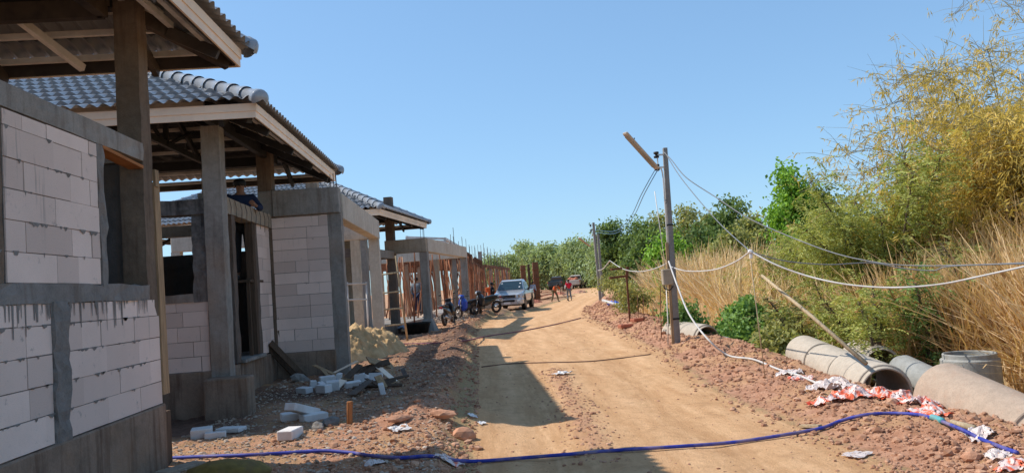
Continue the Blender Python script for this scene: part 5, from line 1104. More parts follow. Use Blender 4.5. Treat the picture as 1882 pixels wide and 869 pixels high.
# concrete post and sheets on the far bank
a, b = at(1140, 563, 29), at(1166, 577, 26.5); m = MB(); m.bar(a, b, 0.18, 0.2); tag(recenter(m.build('concrete_post', M['pipe_grey'], bevel=0.01)), 'grey concrete post lying on the bank near the blue bag', 'post')
a, b = at(1108, 552, 31), at(1134, 560, 29.6); m = MB(); m.tube([a, b], 0.06, 8); tag(recenter(m.build('white_pipe', M['white_pipe'], smooth=True)), 'white plastic pipe lying behind the blue bag on the bank', 'pipe')

# ================================================================ LOOSE ITEMS
def crumple(name, label, cat, c, size, mat, seed, group=None, thick=0.6):
    """crumpled sheet: a small bent grid with sharp folds"""
    r = np.random.default_rng(seed); n_ = 26; u, v = np.meshgrid(np.linspace(-1, 1, n_), np.linspace(-1, 1, n_)); s_ = seed * 3.7
    X = u + 0.35 * fbm(u + s_, v, 1.5, 3, seed); Yv = v * 0.75 + 0.35 * fbm(u, v + s_, 1.5, 3, seed + 1); Z = 0.9 * np.abs(fbm(u + s_, v + s_, 1.1, 2, seed + 2)) + 0.4 * np.abs(fbm(u + s_, v - s_, 2.6, 3, seed + 3)) + 0.25 * (1 - np.clip(u * u + v * v, 0, 1))
    a = r.random() * 6.28; xx = (X * cos(a) - Yv * sin(a)) * size; yy = (X * sin(a) + Yv * cos(a)) * size; gx, gy = c[0] + xx, c[1] + yy
    zz = hgt(gx, gy) + 0.012 + Z * size * thick + c[2]
    V = np.stack([gx, gy, zz], -1).reshape(-1, 3); i, j = np.meshgrid(np.arange(n_ - 1), np.arange(n_ - 1)); a_ = (j * n_ + i).ravel(); Fc = np.stack([a_, a_ + 1, a_ + 1 + n_, a_ + n_], 1)
    keep = r.random(len(Fc)) > 0.04
    o = npmesh(name, V, Fc[keep], M[mat], smooth=False); tag(recenter(o), label, cat, group); return o
bags = [(1452, 690, 0.20, 'clearbag', 'thin clear plastic sheet at the left end of the red bag heap'), (1470, 697, 0.16, 'redbag', 'small orange red bag just left of the big heap of bags'), (1518, 716, 0.24, 'clearbag', 'white plastic bag below the mouth of the front pipe, left side'), (1545, 712, 0.20, 'clearbag', 'white plastic sheet leaning on the front pipe'),
        (1525, 737, 0.2, 'redbag', 'red and white bag lowest in the heap, in the soil'), (1580, 722, 0.22, 'redbag', 'pink white bag draped under the front pipe mouth'), (1617, 727, 0.22, 'redbag', 'red and white bag in the middle of the heap'), (1662, 738, 0.22, 'redbag', 'bright orange bag where the two big pipes meet'),
        (1695, 745, 0.22, 'redbag', 'red printed bag against the large near pipe'), (1712, 762, 0.2, 'redbag', 'torn red bag at the teal hose coupling'), (1830, 840, 0.11, 'clearbag', 'white plastic scrap in the soil at the lower right corner'), (1855, 858, 0.12, 'redbag', 'orange scrap in the soil at the lower right corner')]
for i, (px, py, s_, mt, lab) in enumerate(bags):
    g = onground(px, py); crumple('plastic_bag', lab, 'plastic bag', (g.x, g.y, 0.0), s_ * 0.86, mt, 200 + i, 'plastic bags dumped along the pipes', 0.42)
g = onground(1805, 800); crumple('plastic_bag', 'white plastic lump beside the blue hose under the large near pipe', 'plastic bag', (g.x, g.y, 0), 0.12, 'clearbag', 231, 'plastic bags dumped along the pipes')
g = onground(1033, 687); crumple('plastic_bag', 'white plastic bag flat on the middle of the road', 'plastic bag', (g.x, g.y, 0), 0.14, 'white', 240, None, 0.35)
g = onground(1127, 562); crumple('plastic_bag', 'bright blue plastic bag on the far bank', 'plastic bag', (g.x, g.y, 0.05), 0.3, 'blue_bag', 241)
g = onground(1574, 838); crumple('paper_scrap', 'flattened pale carton scrap on the road edge at lower right', 'scrap', (g.x, g.y, 0), 0.11, 'clearbag', 242, None, 0.16)
g = onground(868, 765); crumple('paper_scrap', 'small white scrap in the house shadow at the road edge', 'scrap', (g.x, g.y, 0), 0.05, 'white', 243, None, 0.4)
g = onground(886, 779); crumple('paper_scrap', 'tiny white scrap at the tip of the house shadow', 'scrap', (g.x, g.y, 0), 0.045, 'white', 244, None, 0.3)
for i, (px, py, s_) in enumerate(((825, 848, 0.12), (688, 852, 0.08), (735, 790, 0.1))):
    g = onground(px, py); crumple('paper_scrap', ('pinkish torn bag scrap just below the blue hose', 'pale scrap under the blue hose left of the pinkish one', 'dry pale scrap on the mound beside the wooden stake')[i], 'scrap', (g.x, g.y, 0), s_, ('redbag', 'clearbag', 'foam')[i], 250 + i, None, 0.35)

# blue water hose over the road, with its teal coupling
hp = [(314, 846), (380, 843), (450, 841), (520, 837), (590, 833), (640, 836), (690, 843), (740, 846), (790, 843), (830, 850), (880, 852), (960, 846), (1050, 839), (1150, 831), (1250, 825), (1350, 817), (1440, 804), (1510, 791), (1545, 778), (1590, 767), (1640, 764), (1690, 767), (1715, 774)]
h = thing('water_hose', 'long blue water hose lying right across the road in the foreground', 'hose', onground(1000, 843)); m = MB(); m.tube(smooth_pts([onground(*p) + Vector((0, 0, 0.025)) for p in hp], 6), 0.0165, 8); m.build('hose', M['hose'], h, smooth=True)
m = MB(); m.tube(smooth_pts([onground(*p) + Vector((0, 0, 0.03)) for p in ((1713, 773), (1722, 776), (1733, 781))], 4), 0.027, 10); m.build('coupling', M['teal'], h, smooth=True)
m = MB(); m.tube(smooth_pts([onground(*p) + Vector((0, 0, 0.025)) for p in ((1733, 781), (1770, 796), (1800, 811), (1835, 826), (1870, 838))], 6), 0.016, 8); m.build('hose', M['hose'], h, smooth=True)
a, b = onground(1750, 786) + Vector((0, 0, .05)), onground(1792, 797) + Vector((0, 0, .04)); m = MB(); m.tube([a, b], [0.018, 0.03], 7); tag(recenter(m.build('bamboo_piece', M['bamboo_pale'], smooth=True)), 'short pale bamboo piece beside the hose coupling', 'bamboo piece')
a, b = onground(1472, 786) + Vector((0, 0, .02)), onground(1508, 790) + Vector((0, 0, .04)); m = MB(); m.bar(a, b, 0.05, 0.02); tag(recenter(m.build('wood_chip', M['bamboo_pale'])), 'yellow wood chip at the hose where it climbs the bank', 'wood chip')
cable('rope', 'reddish cable crossing the road near the silver pickup', 'cable', [onground(*p) + Vector((0, 0, 0.02)) for p in ((735, 633), (790, 632), (850, 628), (900, 618), (960, 609), (1020, 597), (1068, 585))], 0.018, 'rope_red', n=5)
cable('rope', 'thin brown cable crossing the road beyond the white bag', 'cable', [onground(*p) + Vector((0, 0, 0.012)) for p in ((885, 675), (940, 669), (1000, 667), (1080, 665), (1140, 659), (1195, 652))], 0.010, 'rope', n=5)

# aerated block offcuts
def block(label, px, py, size, rz, tilt=0.0, dz=0.0, group='white block offcuts on the yard'):
    g = onground(px, py); m = MB(); m.cbox((0, 0, size[2] / 2), size); bm_o = m.build('building_block', M['foam'], bevel=0.008); bm_o.location = (g.x, g.y, g.z - 0.005 + dz); bm_o.rotation_euler = (tilt, 0, rz)
    return tag(bm_o, label, 'building block', group)
block('white block tilted across two others, topmost of the pile left of the stake', 556, 774, (0.16, 0.48, 0.09), radians(-28), radians(-18), 0.10); block('white block underneath the tilted one, left side', 540, 770, (0.30, 0.20, 0.09), radians(20)); block('white block underneath the tilted one, right side', 577, 772, (0.30, 0.18, 0.09), radians(32))
block('sunlit white block at the shadow edge in front of the block pile', 534, 804, (0.17, 0.28, 0.10), radians(-12)); block('white block nearest the near house corner', 371, 802, (0.22, 0.24, 0.10), radians(15)); block('thin white slab lying right of the block by the near house corner', 396, 804, (0.22, 0.09, 0.07), radians(12)); block('white slab lying flat behind the block by the near house corner', 425, 792, (0.30, 0.18, 0.05), radians(-15))
rb = random.Random(3); LB = ['upper left white chunk', 'flat white chunk', 'tall white chunk', 'broken white chunk', 'small white chunk']
spots = [(575, 712), (590, 716), (602, 709), (612, 718), (622, 706), (596, 724), (648, 712), (672, 700), (664, 708), (690, 705), (704, 724), (560, 722)]
desc = ['leftmost standing chunk before the plinth', 'flat chunk leaning second from left before the plinth', 'chunk propped at the back of the row before the plinth', 'chunk in front of the row before the plinth', 'square chunk at the right end before the plinth', 'low sliver in front of the chunk row', 'square chunk left of the plank pile', 'pale panel chunk under the plank pile', 'narrow chunk leaning in the plank pile', 'chunk lying on top of the plank pile', 'little upright chunk alone right of the plank pile', 'thin flat chunk nearest the doorway step']
for i, ((px, py), ds) in enumerate(zip(spots, desc)):
    block('white block ' + ds, px, py, (rb.uniform(0.1, 0.28), rb.uniform(0.06, 0.14), rb.uniform(0.08, 0.17)), rb.random() * 3, rb.uniform(-0.4, 0.4), rb.uniform(0, 0.03), 'broken block chunks in front of the second house')
# splintered planks heap
pk = [(640, 690, 716, 664, 0.16), (655, 700, 700, 668, 0.12), (665, 712, 728, 700, 0.14), (690, 690, 690, 716, 0.18), (630, 705, 672, 695, 0.1), (648, 716, 740, 718, 0.05), (676, 664, 724, 706, 0.2), (706, 716, 694, 690, 0.12)]
pd = ['longest dark board at the back of the rubbish heap by the second house', 'dark board leaning at mid heap by the second house', 'dark board low at the front of the heap by the second house', 'upright dark board in the heap by the second house', 'short dark board at the left end of the heap', 'thin board flat in front of the heap', 'pale edged board standing out of the heap', 'yellowish board slanting at the right of the heap']
for i, ((x0, y0, x1, y1, w), ds) in enumerate(zip(pk, pd)):
    a = onground(x0, y0) if y0 > 690 else at(x0, y0, 14.0 + 0.2 * (i % 3)); b = at(x1, y1, a.y + R.uniform(-.3, .5)); m = MB()
    gz = float(hgt(b.x, b.y)); b.z = max(b.z, gz + 0.03)
    m.bar(a + Vector((0, 0, 0.03)), b, w, 0.02, up=(R.uniform(-.4, .4), -0.5, 0.8)); tag(recenter(m.build('scrap_board', M['wood_dark' if i < 6 else 'wood_tan'])), ds, 'board', 'scrap boards heaped by the second house')
rq = random.Random(21)
for i in range(16):
    g = onground(rq.uniform(600, 745), rq.uniform(690, 722)); L = rq.uniform(0.25, 0.75); a = rq.random() * 3.14; el_ = rq.uniform(0.02, 0.35); m = MB(); m.bar((-L / 2 * cos(a), -L / 2 * sin(a), 0.02), (L / 2 * cos(a), L / 2 * sin(a), 0.03 + L * el_), rq.uniform(0.04, 0.13), 0.015, up=(rq.uniform(-.5, .5), rq.uniform(-.5, .5), 1))
    o = m.build('scrap_board', M[rq.choice(('wood_dark', 'wood_dark', 'conc_dark', 'wood_tan', 'fascia'))]); o.location = g; tag(o, 'small splintered board among the litter before the second house', 'board', 'splintered boards littered before the second house')
for i, (a, b, lab) in enumerate((((489, 634), (546, 694), 'left of two dark planks leaning against the second house plinth'), ((497, 629), (562, 696), 'right of two dark planks leaning against the second house plinth'))):
    bb = onground(*b); aa = at(a[0], a[1], 13.55); m = MB(); m.bar(aa, bb, 0.11, 0.03, up=(0.5, -0.6, 0.3)); tag(recenter(m.build('leaning_plank', M['wood_dark'], bevel=0.004)), lab, 'plank', 'dark planks leaning by the second doorway')
# crushed cement-bag lump and stones
for i, (px, py, s_, lab, mt) in enumerate(((585, 787, 0.10, 'grey ridged rubble lump left of the wooden stake', 'mortar'), (608, 779, 0.11, 'grey ridged rubble lump touching the wooden stake side', 'mortar'), (852, 805, 0.15, 'large red clay lump at the road edge mound', 'clay'), (740, 772, 0.12, 'long reddish slab lump on the mound edge, left', 'clay'), (812, 768, 0.16, 'long reddish slab lump on the mound edge, right', 'clay'), (1785, 845, 0.085, 'big round soil clod at the lower right bank', 'clay'), (1150, 603, 0.16, 'red brick on the bank, front one', 'brick_red'), (1172, 592, 0.15, 'pale brick slab on the bank below the two stakes', 'brick_red'), (553, 700, 0.16, 'grey boulder against the second house plinth', 'conc'), (605, 757, 0.05, 'reddish stone beside the wooden stake', 'clay'))):
    g = onground(px, py); m = MB()
    if 'brick' in lab: m.cbox((g.x, g.y, g.z + 0.06), (0.38, 0.2, 0.1), Matrix.Rotation(R.random() * 1.2, 3, 'Z'), 0.5); o = m.build('brick', M[mt], bevel=0.012)
    else: m.blob((g.x, g.y, g.z + s_ * 0.25), (s_ * (1.25 if 'slab' in lab else 0.8), s_ * 0.62, s_ * (0.36 if 'slab' in lab else 0.5)), i + 7, 2, 0.42); o = m.build('stone', M[mt], smooth=False)
    tag(recenter(o), lab, 'brick' if 'brick' in lab else 'stone')
g = onground(642, 778); t = at(643, 737, g.y); m = MB(); m.tube([g - Vector((0, 0, .1)), g.lerp(t, 0.5), t - Vector((0, 0, 0.006)), t], [0.036, 0.033, 0.034, 0.029], 12); tag(recenter(m.build('wooden_stake', M['stump'], smooth=False)), 'short round wooden stake standing at the shadow edge', 'stake')
# lower-left sack and slab
g = gnd(405, 880, 0.12); m = MB(); m.blob((g.x, g.y, g.z + 0.0), (0.33, 0.22, 0.10), 12, 3, 0.34, m=Matrix.Identity(3)); tag(recenter(m.build('sack', M['yellow_bag'], smooth=True)), 'dirty yellow sack lying at the bottom left corner', 'sack')
g = onground(332, 864); m = MB(); m.cbox((g.x, g.y, g.z + 0.02), (0.16, 0.42, 0.03), Matrix.Rotation(-0.5, 3, 'Z')); tag(recenter(m.build('timber_slab', M['conc_tan'], bevel=0.004)), 'pale board lying against the near house corner', 'board')
# sand heap and gravel heap
def heap(name, label, c, rx, ry, hh, mat, seed, stuff=False):
    n_ = 150; u, v = np.meshgrid(np.linspace(-1, 1, n_), np.linspace(-1, 1, n_)); X = c[0] + u * rx; Y = c[1] + v * ry; rr = np.sqrt(u * u + v * v); ang = np.arctan2(v, u)
    q = np.clip(1.32 * rr * (1 + 0.16 * np.sin(ang * 3 + seed) + 0.08 * np.sin(ang * 7 + seed)), 0, 1.6); prof = np.where(q < 1, (1 - q ** 1.6), (1 - q) * 0.5); pm = np.clip(prof * 3, 0, 1); Z = hgt(X, Y) - 0.02 + hh * prof * (1 + 0.35 * fbm(X, Y, 1.3, 3, seed)) + pm * (0.26 * np.abs(fbm(X, Y, 2.0, 4, seed + 1)) + 0.14 * np.abs(fbm(X, Y, 6.0, 4, seed + 2))) * hh / 0.7
    V = np.stack([X, Y, Z], -1).reshape(-1, 3); i, j = np.meshgrid(np.arange(n_ - 1), np.arange(n_ - 1)); a_ = (j * n_ + i).ravel()
    o = npmesh(name, V, np.stack([a_, a_ + 1, a_ + 1 + n_, a_ + n_], 1), M[mat], smooth=True, tone=NR.random((n_ - 1) ** 2)); o['label'] = label; o['kind'] = 'stuff'; return o
heap('sand', 'heap of yellow building sand beside the carport of the second house', (-2.5, 17.6), 1.2, 2.1, 0.66, 'sand', 3)
gx = onground(808, 592); heap('gravel', 'heap of grey gravel under the third house carport', (gx.x - 0.1, gx.y + 1.0), 1.7, 2.4, 0.42, 'gravel', 5)
n = 1800; a = NR.random(n) * 6.28; rr = np.sqrt(NR.random(n)); x = gx.x - 0.1 + 1.8 * rr * np.cos(a); y = gx.y + 1.0 + 2.5 * rr * np.sin(a); sz = np.clip(NR.lognormal(-3.4, 0.35, n), 0.015, 0.07)
scatter('gravel', np.stack([x, y, hgt(x, y) + 0.40 * np.clip(1 - rr, 0, 1) ** 0.85 + 0.01], 1), sz, 5, M['gravel'], label='grey crushed stones heaped by the motorbikes')
# black tub and a tarpaulin by the column base, scaffold ladder
g = onground(768, 614); h = thing('mortar_tub', 'black mortar tub standing before the tapered carport column base', 'tub', g); m = MB(); m.lathe([(0.0, 0.0), (0.34, 0.0), (0.42, 0.34), (0.45, 0.36), (0.41, 0.36), (0.33, 0.04), (0, 0.04)], 24, Matrix.Translation(g)); m.build('basin', M['black'], h, smooth=True); m = MB(); m.lathe([(0.41, 0.35), (0.46, 0.35), (0.46, 0.38), (0.41, 0.38)], 24, Matrix.Translation(g), closed=True); m.build('rim', M['rubber'], h)
g = onground(732, 610); crumple('tarpaulin', 'pale blue grey sheet crumpled behind the sand heap', 'sheet', (g.x, g.y, 0.05), 0.55, 'cl_bluegrey', 260, None, 0.5)
h = thing('scaffold', 'rough bamboo scaffold of slanting poles and rungs at the carport end', 'scaffold', onground(748, 626))
m = MB(); m.tube([onground(749, 626), at(727, 470, 20.6)], [0.03, 0.024], 7); m.build('pole', M['bamboo_pale'], h, smooth=True); m = MB(); m.tube([at(689, 606, 20.5), at(684, 470, 20.6)], 0.026, 7); m.build('pole', M['wood_tan'], h, smooth=True)
for a, b in (((690, 507), (732, 500)), ((690, 540), (737, 535)), ((690, 570), (741, 566)), ((690, 600), (744, 595))): m = MB(); m.tube([at(*a, 20.45), at(*b, 20.45)], 0.022, 6); m.build('rung', M['bamboo_pale'], h, smooth=True)
h = thing('rail_frame', 'two grey rails spanning the rear carport columns of the second house', 'rail', at(655, 600, 19.7)); 
for py in (521, 550): m = MB(); m.tube([at(637, py + 1, 19.6), at(674, py, 19.6)], 0.025, 6); m.build('rail', M['galv'], h, smooth=True)
for px in (638, 673): m = MB(); m.tube([(at(px, 550, 19.6).x, 19.65, 0.25), at(px, 518, 19.65)], 0.025, 6); m.build('post', M['galv'], h, smooth=True)
# rubbish and timber strewn behind the pickup, each piece its own
jr = random.Random(9)
for i in range(34):
    px = jr.uniform(965, 1045); py = jr.uniform(532, 556) - (px - 965) * 0.08; g = onground(px, py); L = jr.uniform(0.5, 2.2); a = jr.uniform(-0.5, 0.5)
    if g.x > XL(g.y) + 0.3: g.x = XL(g.y) - jr.uniform(0, 3)
    g.z = float(hgt(g.x, g.y)); m = MB(); m.bar(Vector((-L / 2 * cos(a), -L / 2 * sin(a), 0.05)), Vector((L / 2 * cos(a), L / 2 * sin(a), 0.08 + jr.uniform(0, .25))), jr.uniform(.06, .25), jr.uniform(.03, .1)); o = m.build('scrap_timber', M[jr.choice(('wood_prop', 'wood_dark', 'bamboo_pale', 'form_wood', 'brick_red', 'conc_pale'))]); o.location = g
    tag(o, 'piece of scrap timber strewn between the pickup and the workers', 'timber', 'scrap timber strewn beyond the pickup')
for i, (px, py, r_, mt, lab) in enumerate(((1027, 541, 0.5, 'brick_red', 'low heap of red soil behind the digging worker'), (975, 557, 0.55, 'brick_red', 'low heap of red soil at the pickup side'), (1064, 538, 0.5, 'clay', 'low heap of soil right of the worker in red'))):
    g = onground(px, py); heap('soil', lab, (g.x, g.y), r_ * 2, r_ * 2, 0.3, mt, 40 + i)
h = thing('log', 'cut log end showing pale wood behind the digging worker', 'log', onground(1033, 537)); g = onground(1033, 537); m = MB(); m.tube([g + Vector((0, -0.4, 0.45)), g + Vector((0.5, 1.0, 0.3))], 0.22, 12); m.build('stem', M['wood_dark'], h); m = MB(); m.tube([g + Vector((0, -0.42, 0.45)), g + Vector((-0.005, -0.405, 0.45))], 0.2, 12); m.build('cut_end', M['bamboo_pale'], h)
# orange barrier / drums near bikes
g = at(897, 520, 48.5); m = MB(); zz = float(hgt(g.x, g.y)); m.cbox((g.x, g.y, zz + 1.25), (0.35, 0.3, 0.3)); m.cbox((g.x + 0.2, g.y, zz + 0.85), (0.5, 0.3, 0.5)); m.bar((g.x, g.y, zz), (g.x, g.y, zz + 1.1), 0.06, 0.06, up=(1, 0, 0)); m.bar((g.x + .4, g.y, zz), (g.x + .4, g.y, zz + 1.1), 0.06, 0.06, up=(1, 0, 0)); tag(recenter(m.build('concrete_mixer', M['cl_orange'], bevel=0.04)), 'orange machine standing among the props left of the pickup', 'machine')

# ================================================================ VEGETATION
def leaf_quads(cent, dirs, ln, wd, droop=0.0):
    """diamond leaves: cent (n,3), dirs (n,3)"""
    n_ = len(cent); dirs = dirs / np.linalg.norm(dirs, axis=1, keepdims=True); rnd = NR.normal(0, 1, (n_, 3)); sd = np.cross(dirs, rnd); sd /= np.linalg.norm(sd, axis=1, keepdims=True) + 1e-9
    ln = np.asarray(ln).reshape(-1, 1) * np.ones((n_, 1)); wd = np.asarray(wd).reshape(-1, 1) * np.ones((n_, 1))
    a = cent; b = cent + dirs * ln * 0.45 + sd * wd / 2; c = cent + dirs * ln + np.array([0, 0, -1]) * ln * droop; d = cent + dirs * ln * 0.45 - sd * wd / 2
    V = np.stack([a, b, c, d], 1).reshape(-1, 3); Fc = np.arange(4 * n_).reshape(-1, 4); return V, Fc
def tree(name, label, base, height, blobs, leaves, lsize, lmat, cat='tree', group=None, trunk_r=0.12, clump=26, seed=0, aspect=0.55, bark='bark', drop=0.15, lean=(0, 0)):
    """blobs: (dx, dy, z, rx, rz) relative to the base; a limb runs to every blob, clumps of leaves fill it"""
    r = np.random.default_rng(seed + 900); base = Vector(base); h = thing(name, label, cat, base, 0, group)
    m = MB(); fork = min(b[2] - b[4] * 0.6 for b in blobs); fork = max(fork, height * 0.12)
    top = Vector((lean[0], lean[1], height * 0.75)); pts = [base + Vector((0, 0, -0.2)), base + Vector((lean[0] * .3 + r.normal(0, .03), lean[1] * .3, fork * 0.5)), base + Vector((lean[0] * .6, lean[1] * .6, fork)), base + top]
    m.tube(smooth_pts(pts, 4), [trunk_r * (1 - 0.8 * i / 12) for i in range(13)], 8); m.build('trunk', M[bark], h, smooth=True)
    lim = MB(); CC = []; TN = []; ax = base + Vector((lean[0] * .6, lean[1] * .6, fork))
    tot = sum(b[3] ** 2 * b[4] for b in blobs)
    for (dx, dy, z, rx, rz) in blobs:
        c = np.array([base.x + dx, base.y + dy, base.z + z]); n_cl = max(4, int(leaves / clump * (rx ** 2 * rz) / tot))
        s0 = ax.lerp(base + top, r.random() * 0.6); lim.tube(smooth_pts([s0, s0.lerp(Vector(c), 0.55) + Vector((0, 0, -0.1 * rz)), Vector(c)], 3), [trunk_r * (0.4 - 0.045 * i) for i in range(7)], 5)
        v = r.normal(0, 1, (n_cl, 3)); v /= np.linalg.norm(v, axis=1, keepdims=True); rad = r.random((n_cl, 1)) ** 0.45; p = c + v * rad * np.array([rx, rx, rz]) * (0.85 + 0.3 * r.random((n_cl, 1)))
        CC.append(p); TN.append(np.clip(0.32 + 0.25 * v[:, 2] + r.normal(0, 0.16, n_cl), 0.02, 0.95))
        for q in range(min(n_cl, 14)): lim.tube([Vector(c), Vector(p[q])], [trunk_r * 0.12, trunk_r * 0.04], 3, cap=False)
    lim.build('limbs', M[bark], h, smooth=True)
    CC = np.concatenate(CC); TN = np.concatenate(TN); n_ = len(CC) * clump; cr = lsize * 2.3
    cent = np.repeat(CC, clump, 0) + r.normal(0, 1, (n_, 3)) * cr * np.array([0.62, 0.62, 0.42]); dirs = r.normal(0, 1, (n_, 3)) + np.array([0, 0, -drop * 3])
    V, Fc = leaf_quads(cent, dirs, lsize * (0.7 + 0.6 * r.random(n_)), lsize * aspect * (0.7 + 0.6 * r.random(n_)), drop)
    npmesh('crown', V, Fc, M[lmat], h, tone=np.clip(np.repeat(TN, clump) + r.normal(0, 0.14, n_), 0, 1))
    return h
def auto_blobs(seed, w, hh, n_, low=0.25):
    r = random.Random(seed); out = []
    for i in range(n_):
        z = hh * (low + (1 - low) * (i + 0.5) / n_) ; f = sin(pi * min(1, (z / hh - low * 0.6) / (1.05 - low * 0.6))) ** 0.6; R_ = w / 2 * f
        a = r.random() * 6.28; d = R_ * r.uniform(0.1, 0.7); rr = max(w * 0.16, R_ * r.uniform(0.4, 0.62)); out.append((d * cos(a), d * sin(a), z - rr * 0.3, rr, rr * r.uniform(0.6, 0.85)))
    return out
def px_tree(name, label, px, py_top, Y, wpx, leaves, lsize, lmat, n_=9, low=0.2, seed=0, group=None, **k_):
    t = at(px, py_top, Y); z0 = float(hgt(t.x, t.y)); hh = t.z - z0; w = wpx * Y / F; return tree(name, label, (t.x, Y, z0), hh, auto_blobs(seed, w, hh, n_, low), leaves, lsize, lmat, seed=seed, group=group, **k_)
# far line of slender trees behind the site
FG = 'slender trees in a row at the far end of the road'
ft = [(905, 468, 150, 45), (955, 448, 122, 40), (972, 446, 118, 40), (990, 452, 114, 36), (1006, 449, 112, 40), (1022, 453, 116, 36), (1036, 450, 110, 38), (1052, 441, 106, 46), (1068, 440, 104, 44), (1084, 446, 102, 44), (1098, 448, 96, 40), (1112, 446, 92, 44), (1130, 440, 98, 50), (930, 470, 160, 40), (880, 480, 170, 40)]
fl = ['leftmost low far tree over the formwork deck', 'tall far tree first at the left end of the green row', 'far tree second from the left end of the green row', 'far tree directly above the rust brown column', 'far tree just right of the rust brown column', 'narrow far tree above the digging worker', 'far tree above the gap between the two workers', 'tallest far tree above the worker in red', 'far tree right of the tallest, above the beige pickup', 'far tree just left of the farther lamp post', 'far tree behind the farther lamp post', 'far tree just right of the farther lamp post', 'far tree against the dark dense trees', 'low pale far tree behind the rebar cages', 'faint far tree farthest left on the horizon']
for i, ((px, pt, Y, w), lab) in enumerate(zip(ft, fl)):
    px_tree('slender_tree', lab, px, pt, Y, w * 1.15, 5200, 0.42, 'lf_far', 10, 0.12, 300 + i, FG, trunk_r=0.16, clump=22)
# dense trees behind the near lamp post
dt = [(1128, 406, 62, 70, 'lf_dark', 'round dark tree rising left of the near lamp post'), (1165, 402, 60, 80, 'lf_dark', 'broad dark tree directly left of the near lamp post'), (1208, 392, 66, 80, 'lf_olive', 'olive tree behind the near lamp post shaft'), (1255, 382, 62, 80, 'lf_olive', 'olive tree right of the near lamp post'), (1300, 392, 60, 80, 'lf_olive', 'olive tree midway between lamp post and bright round tree'), (1345, 362, 52, 76, 'lf_dark', 'dark crown standing highest behind the dipping cables'), (1385, 395, 50, 70, 'lf_olive', 'low olive tree left of the bright round leaved tree'), (1185, 430, 48, 60, 'lf_dark', 'shaded dark tree under the broad one beside the near lamp post'), (1290, 420, 46, 90, 'lf_dark', 'dark understorey tree above the dry grass'), (1345, 425, 42, 90, 'lf_olive', 'bushy olive tree just above the white knot'), (1230, 425, 50, 70, 'lf_dark', 'dark tree right behind the lamp shaft at mid height')]
for i, (px, pt, Y, w, mt, lab) in enumerate(dt):
    px_tree('dense_tree', lab, px, pt, Y, w * 1.25, 8000, 0.26, mt, 11, 0.12, 340 + i, 'dense trees beyond the dry grass', trunk_r=0.2, clump=24)
px_tree('young_tree', 'bright green young tree glowing left of the lamp post shaft', 1222, 432, 31, 80, 5200, 0.17, 'lf_bright', 8, 0.3, 371, None, trunk_r=0.07)
px_tree('young_tree', 'bright green round leaved tree standing up against the sky', 1448, 303, 27, 105, 9000, 0.15, 'lf_bright', 10, 0.3, 372, None, trunk_r=0.09, aspect=0.7)
px_tree('young_tree', 'darker tree close behind the bright round leaved one', 1480, 345, 30, 120, 7000, 0.17, 'lf_dark', 9, 0.2, 373, None, trunk_r=0.09)
for i, (px, pt, Y, w, mt, lab) in enumerate(((1585, 350, 26, 170, 'lf_olive', 'olive bush tree behind the feathery shrub'), (1700, 300, 24, 180, 'lf_bamboo', 'yellowish bush tree under the bamboo, left one'), (1820, 290, 22, 220, 'lf_bamboo', 'yellowish bush mass low at the right edge'), (1520, 400, 24, 120, 'lf_legume', 'light green bush left behind the feathery shrub'))):
    px_tree('bush_tree', lab, px, pt, Y, w * 1.05, 5200, 0.15, mt, 10, 0.12, 380 + i, None, trunk_r=0.08)
# feathery shrubs (pinnate leaves)
def feather_shrub(label, base, height, spread, stems, fronds, seed, mat='lf_legume', sparse_top=True):
    r = np.random.default_rng(seed); base = Vector(base); h = thing('feathery_shrub', label, 'shrub', base, 0, 'feathery shrubs at the edge of the dry grass'); m = MB(); tips = []
    for s_ in range(stems):
        a = r.random() * 6.28; o = spread * (0.25 + 0.75 * r.random()); hh = height * (0.6 + 0.4 * r.random()); p = [base + Vector((r.normal(0, .15), r.normal(0, .15), -0.1)), base + Vector((o * .3 * cos(a), o * .3 * sin(a), hh * .45)), base + Vector((o * .7 * cos(a), o * .7 * sin(a), hh * .8)), base + Vector((o * cos(a), o * sin(a), hh))]
        sp = smooth_pts(p, 6); m.tube(sp, [0.03 * (1 - 0.9 * i / (len(sp) - 1)) + 0.003 for i in range(len(sp))], 5)
        for i in range(4, len(sp)):
            for q in range(3):
                b2 = sp[i] + Vector((r.normal(0, .28), r.normal(0, .28), r.normal(0.05, .2))) * (spread * 0.4); m.tube([sp[i], b2], [0.008, 0.003], 3, cap=False); tips.append(np.array(b2)); tips.append(np.array(sp[i].lerp(b2, 0.5)))
    m.build('stems', M['bark'], h, smooth=True); tips = np.array(tips); idx = r.integers(0, len(tips), fronds); st = tips[idx] + r.normal(0, 0.16, (fronds, 3)); ad = r.normal(0, 1, (fronds, 3)) + np.array([0, 0, -0.1]); ad /= np.linalg.norm(ad, axis=1, keepdims=True); L = 0.22 + 0.2 * r.random((fronds, 1)); sd = np.cross(ad, np.array([0, 0, 1.0])); sd /= np.linalg.norm(sd, axis=1, keepdims=True) + 1e-6
    cs, ds, tn = [], [], []; ft_ = np.clip(0.4 + 0.2 * r.normal(0, 1, fronds), 0, 1)
    for k_ in range(9):
        t = (k_ + 0.5) / 9; mid = st + ad * L * t + np.array([0, 0, -1.0]) * L * t * t * 0.35
        for sg in (-1, 1): cs.append(mid); ds.append(sd * sg + ad * 0.4 + np.array([0, 0, -0.25]) + r.normal(0, .15, (fronds, 3))); tn.append(ft_)
    V, Fc = leaf_quads(np.concatenate(cs), np.concatenate(ds), 0.07 * np.ones(fronds * 18), 0.022 * np.ones(fronds * 18), 0.1); npmesh('foliage', V, Fc, M[mat], h, tone=np.clip(np.concatenate(tn) + r.normal(0, .08, fronds * 18), 0, 1)); return h
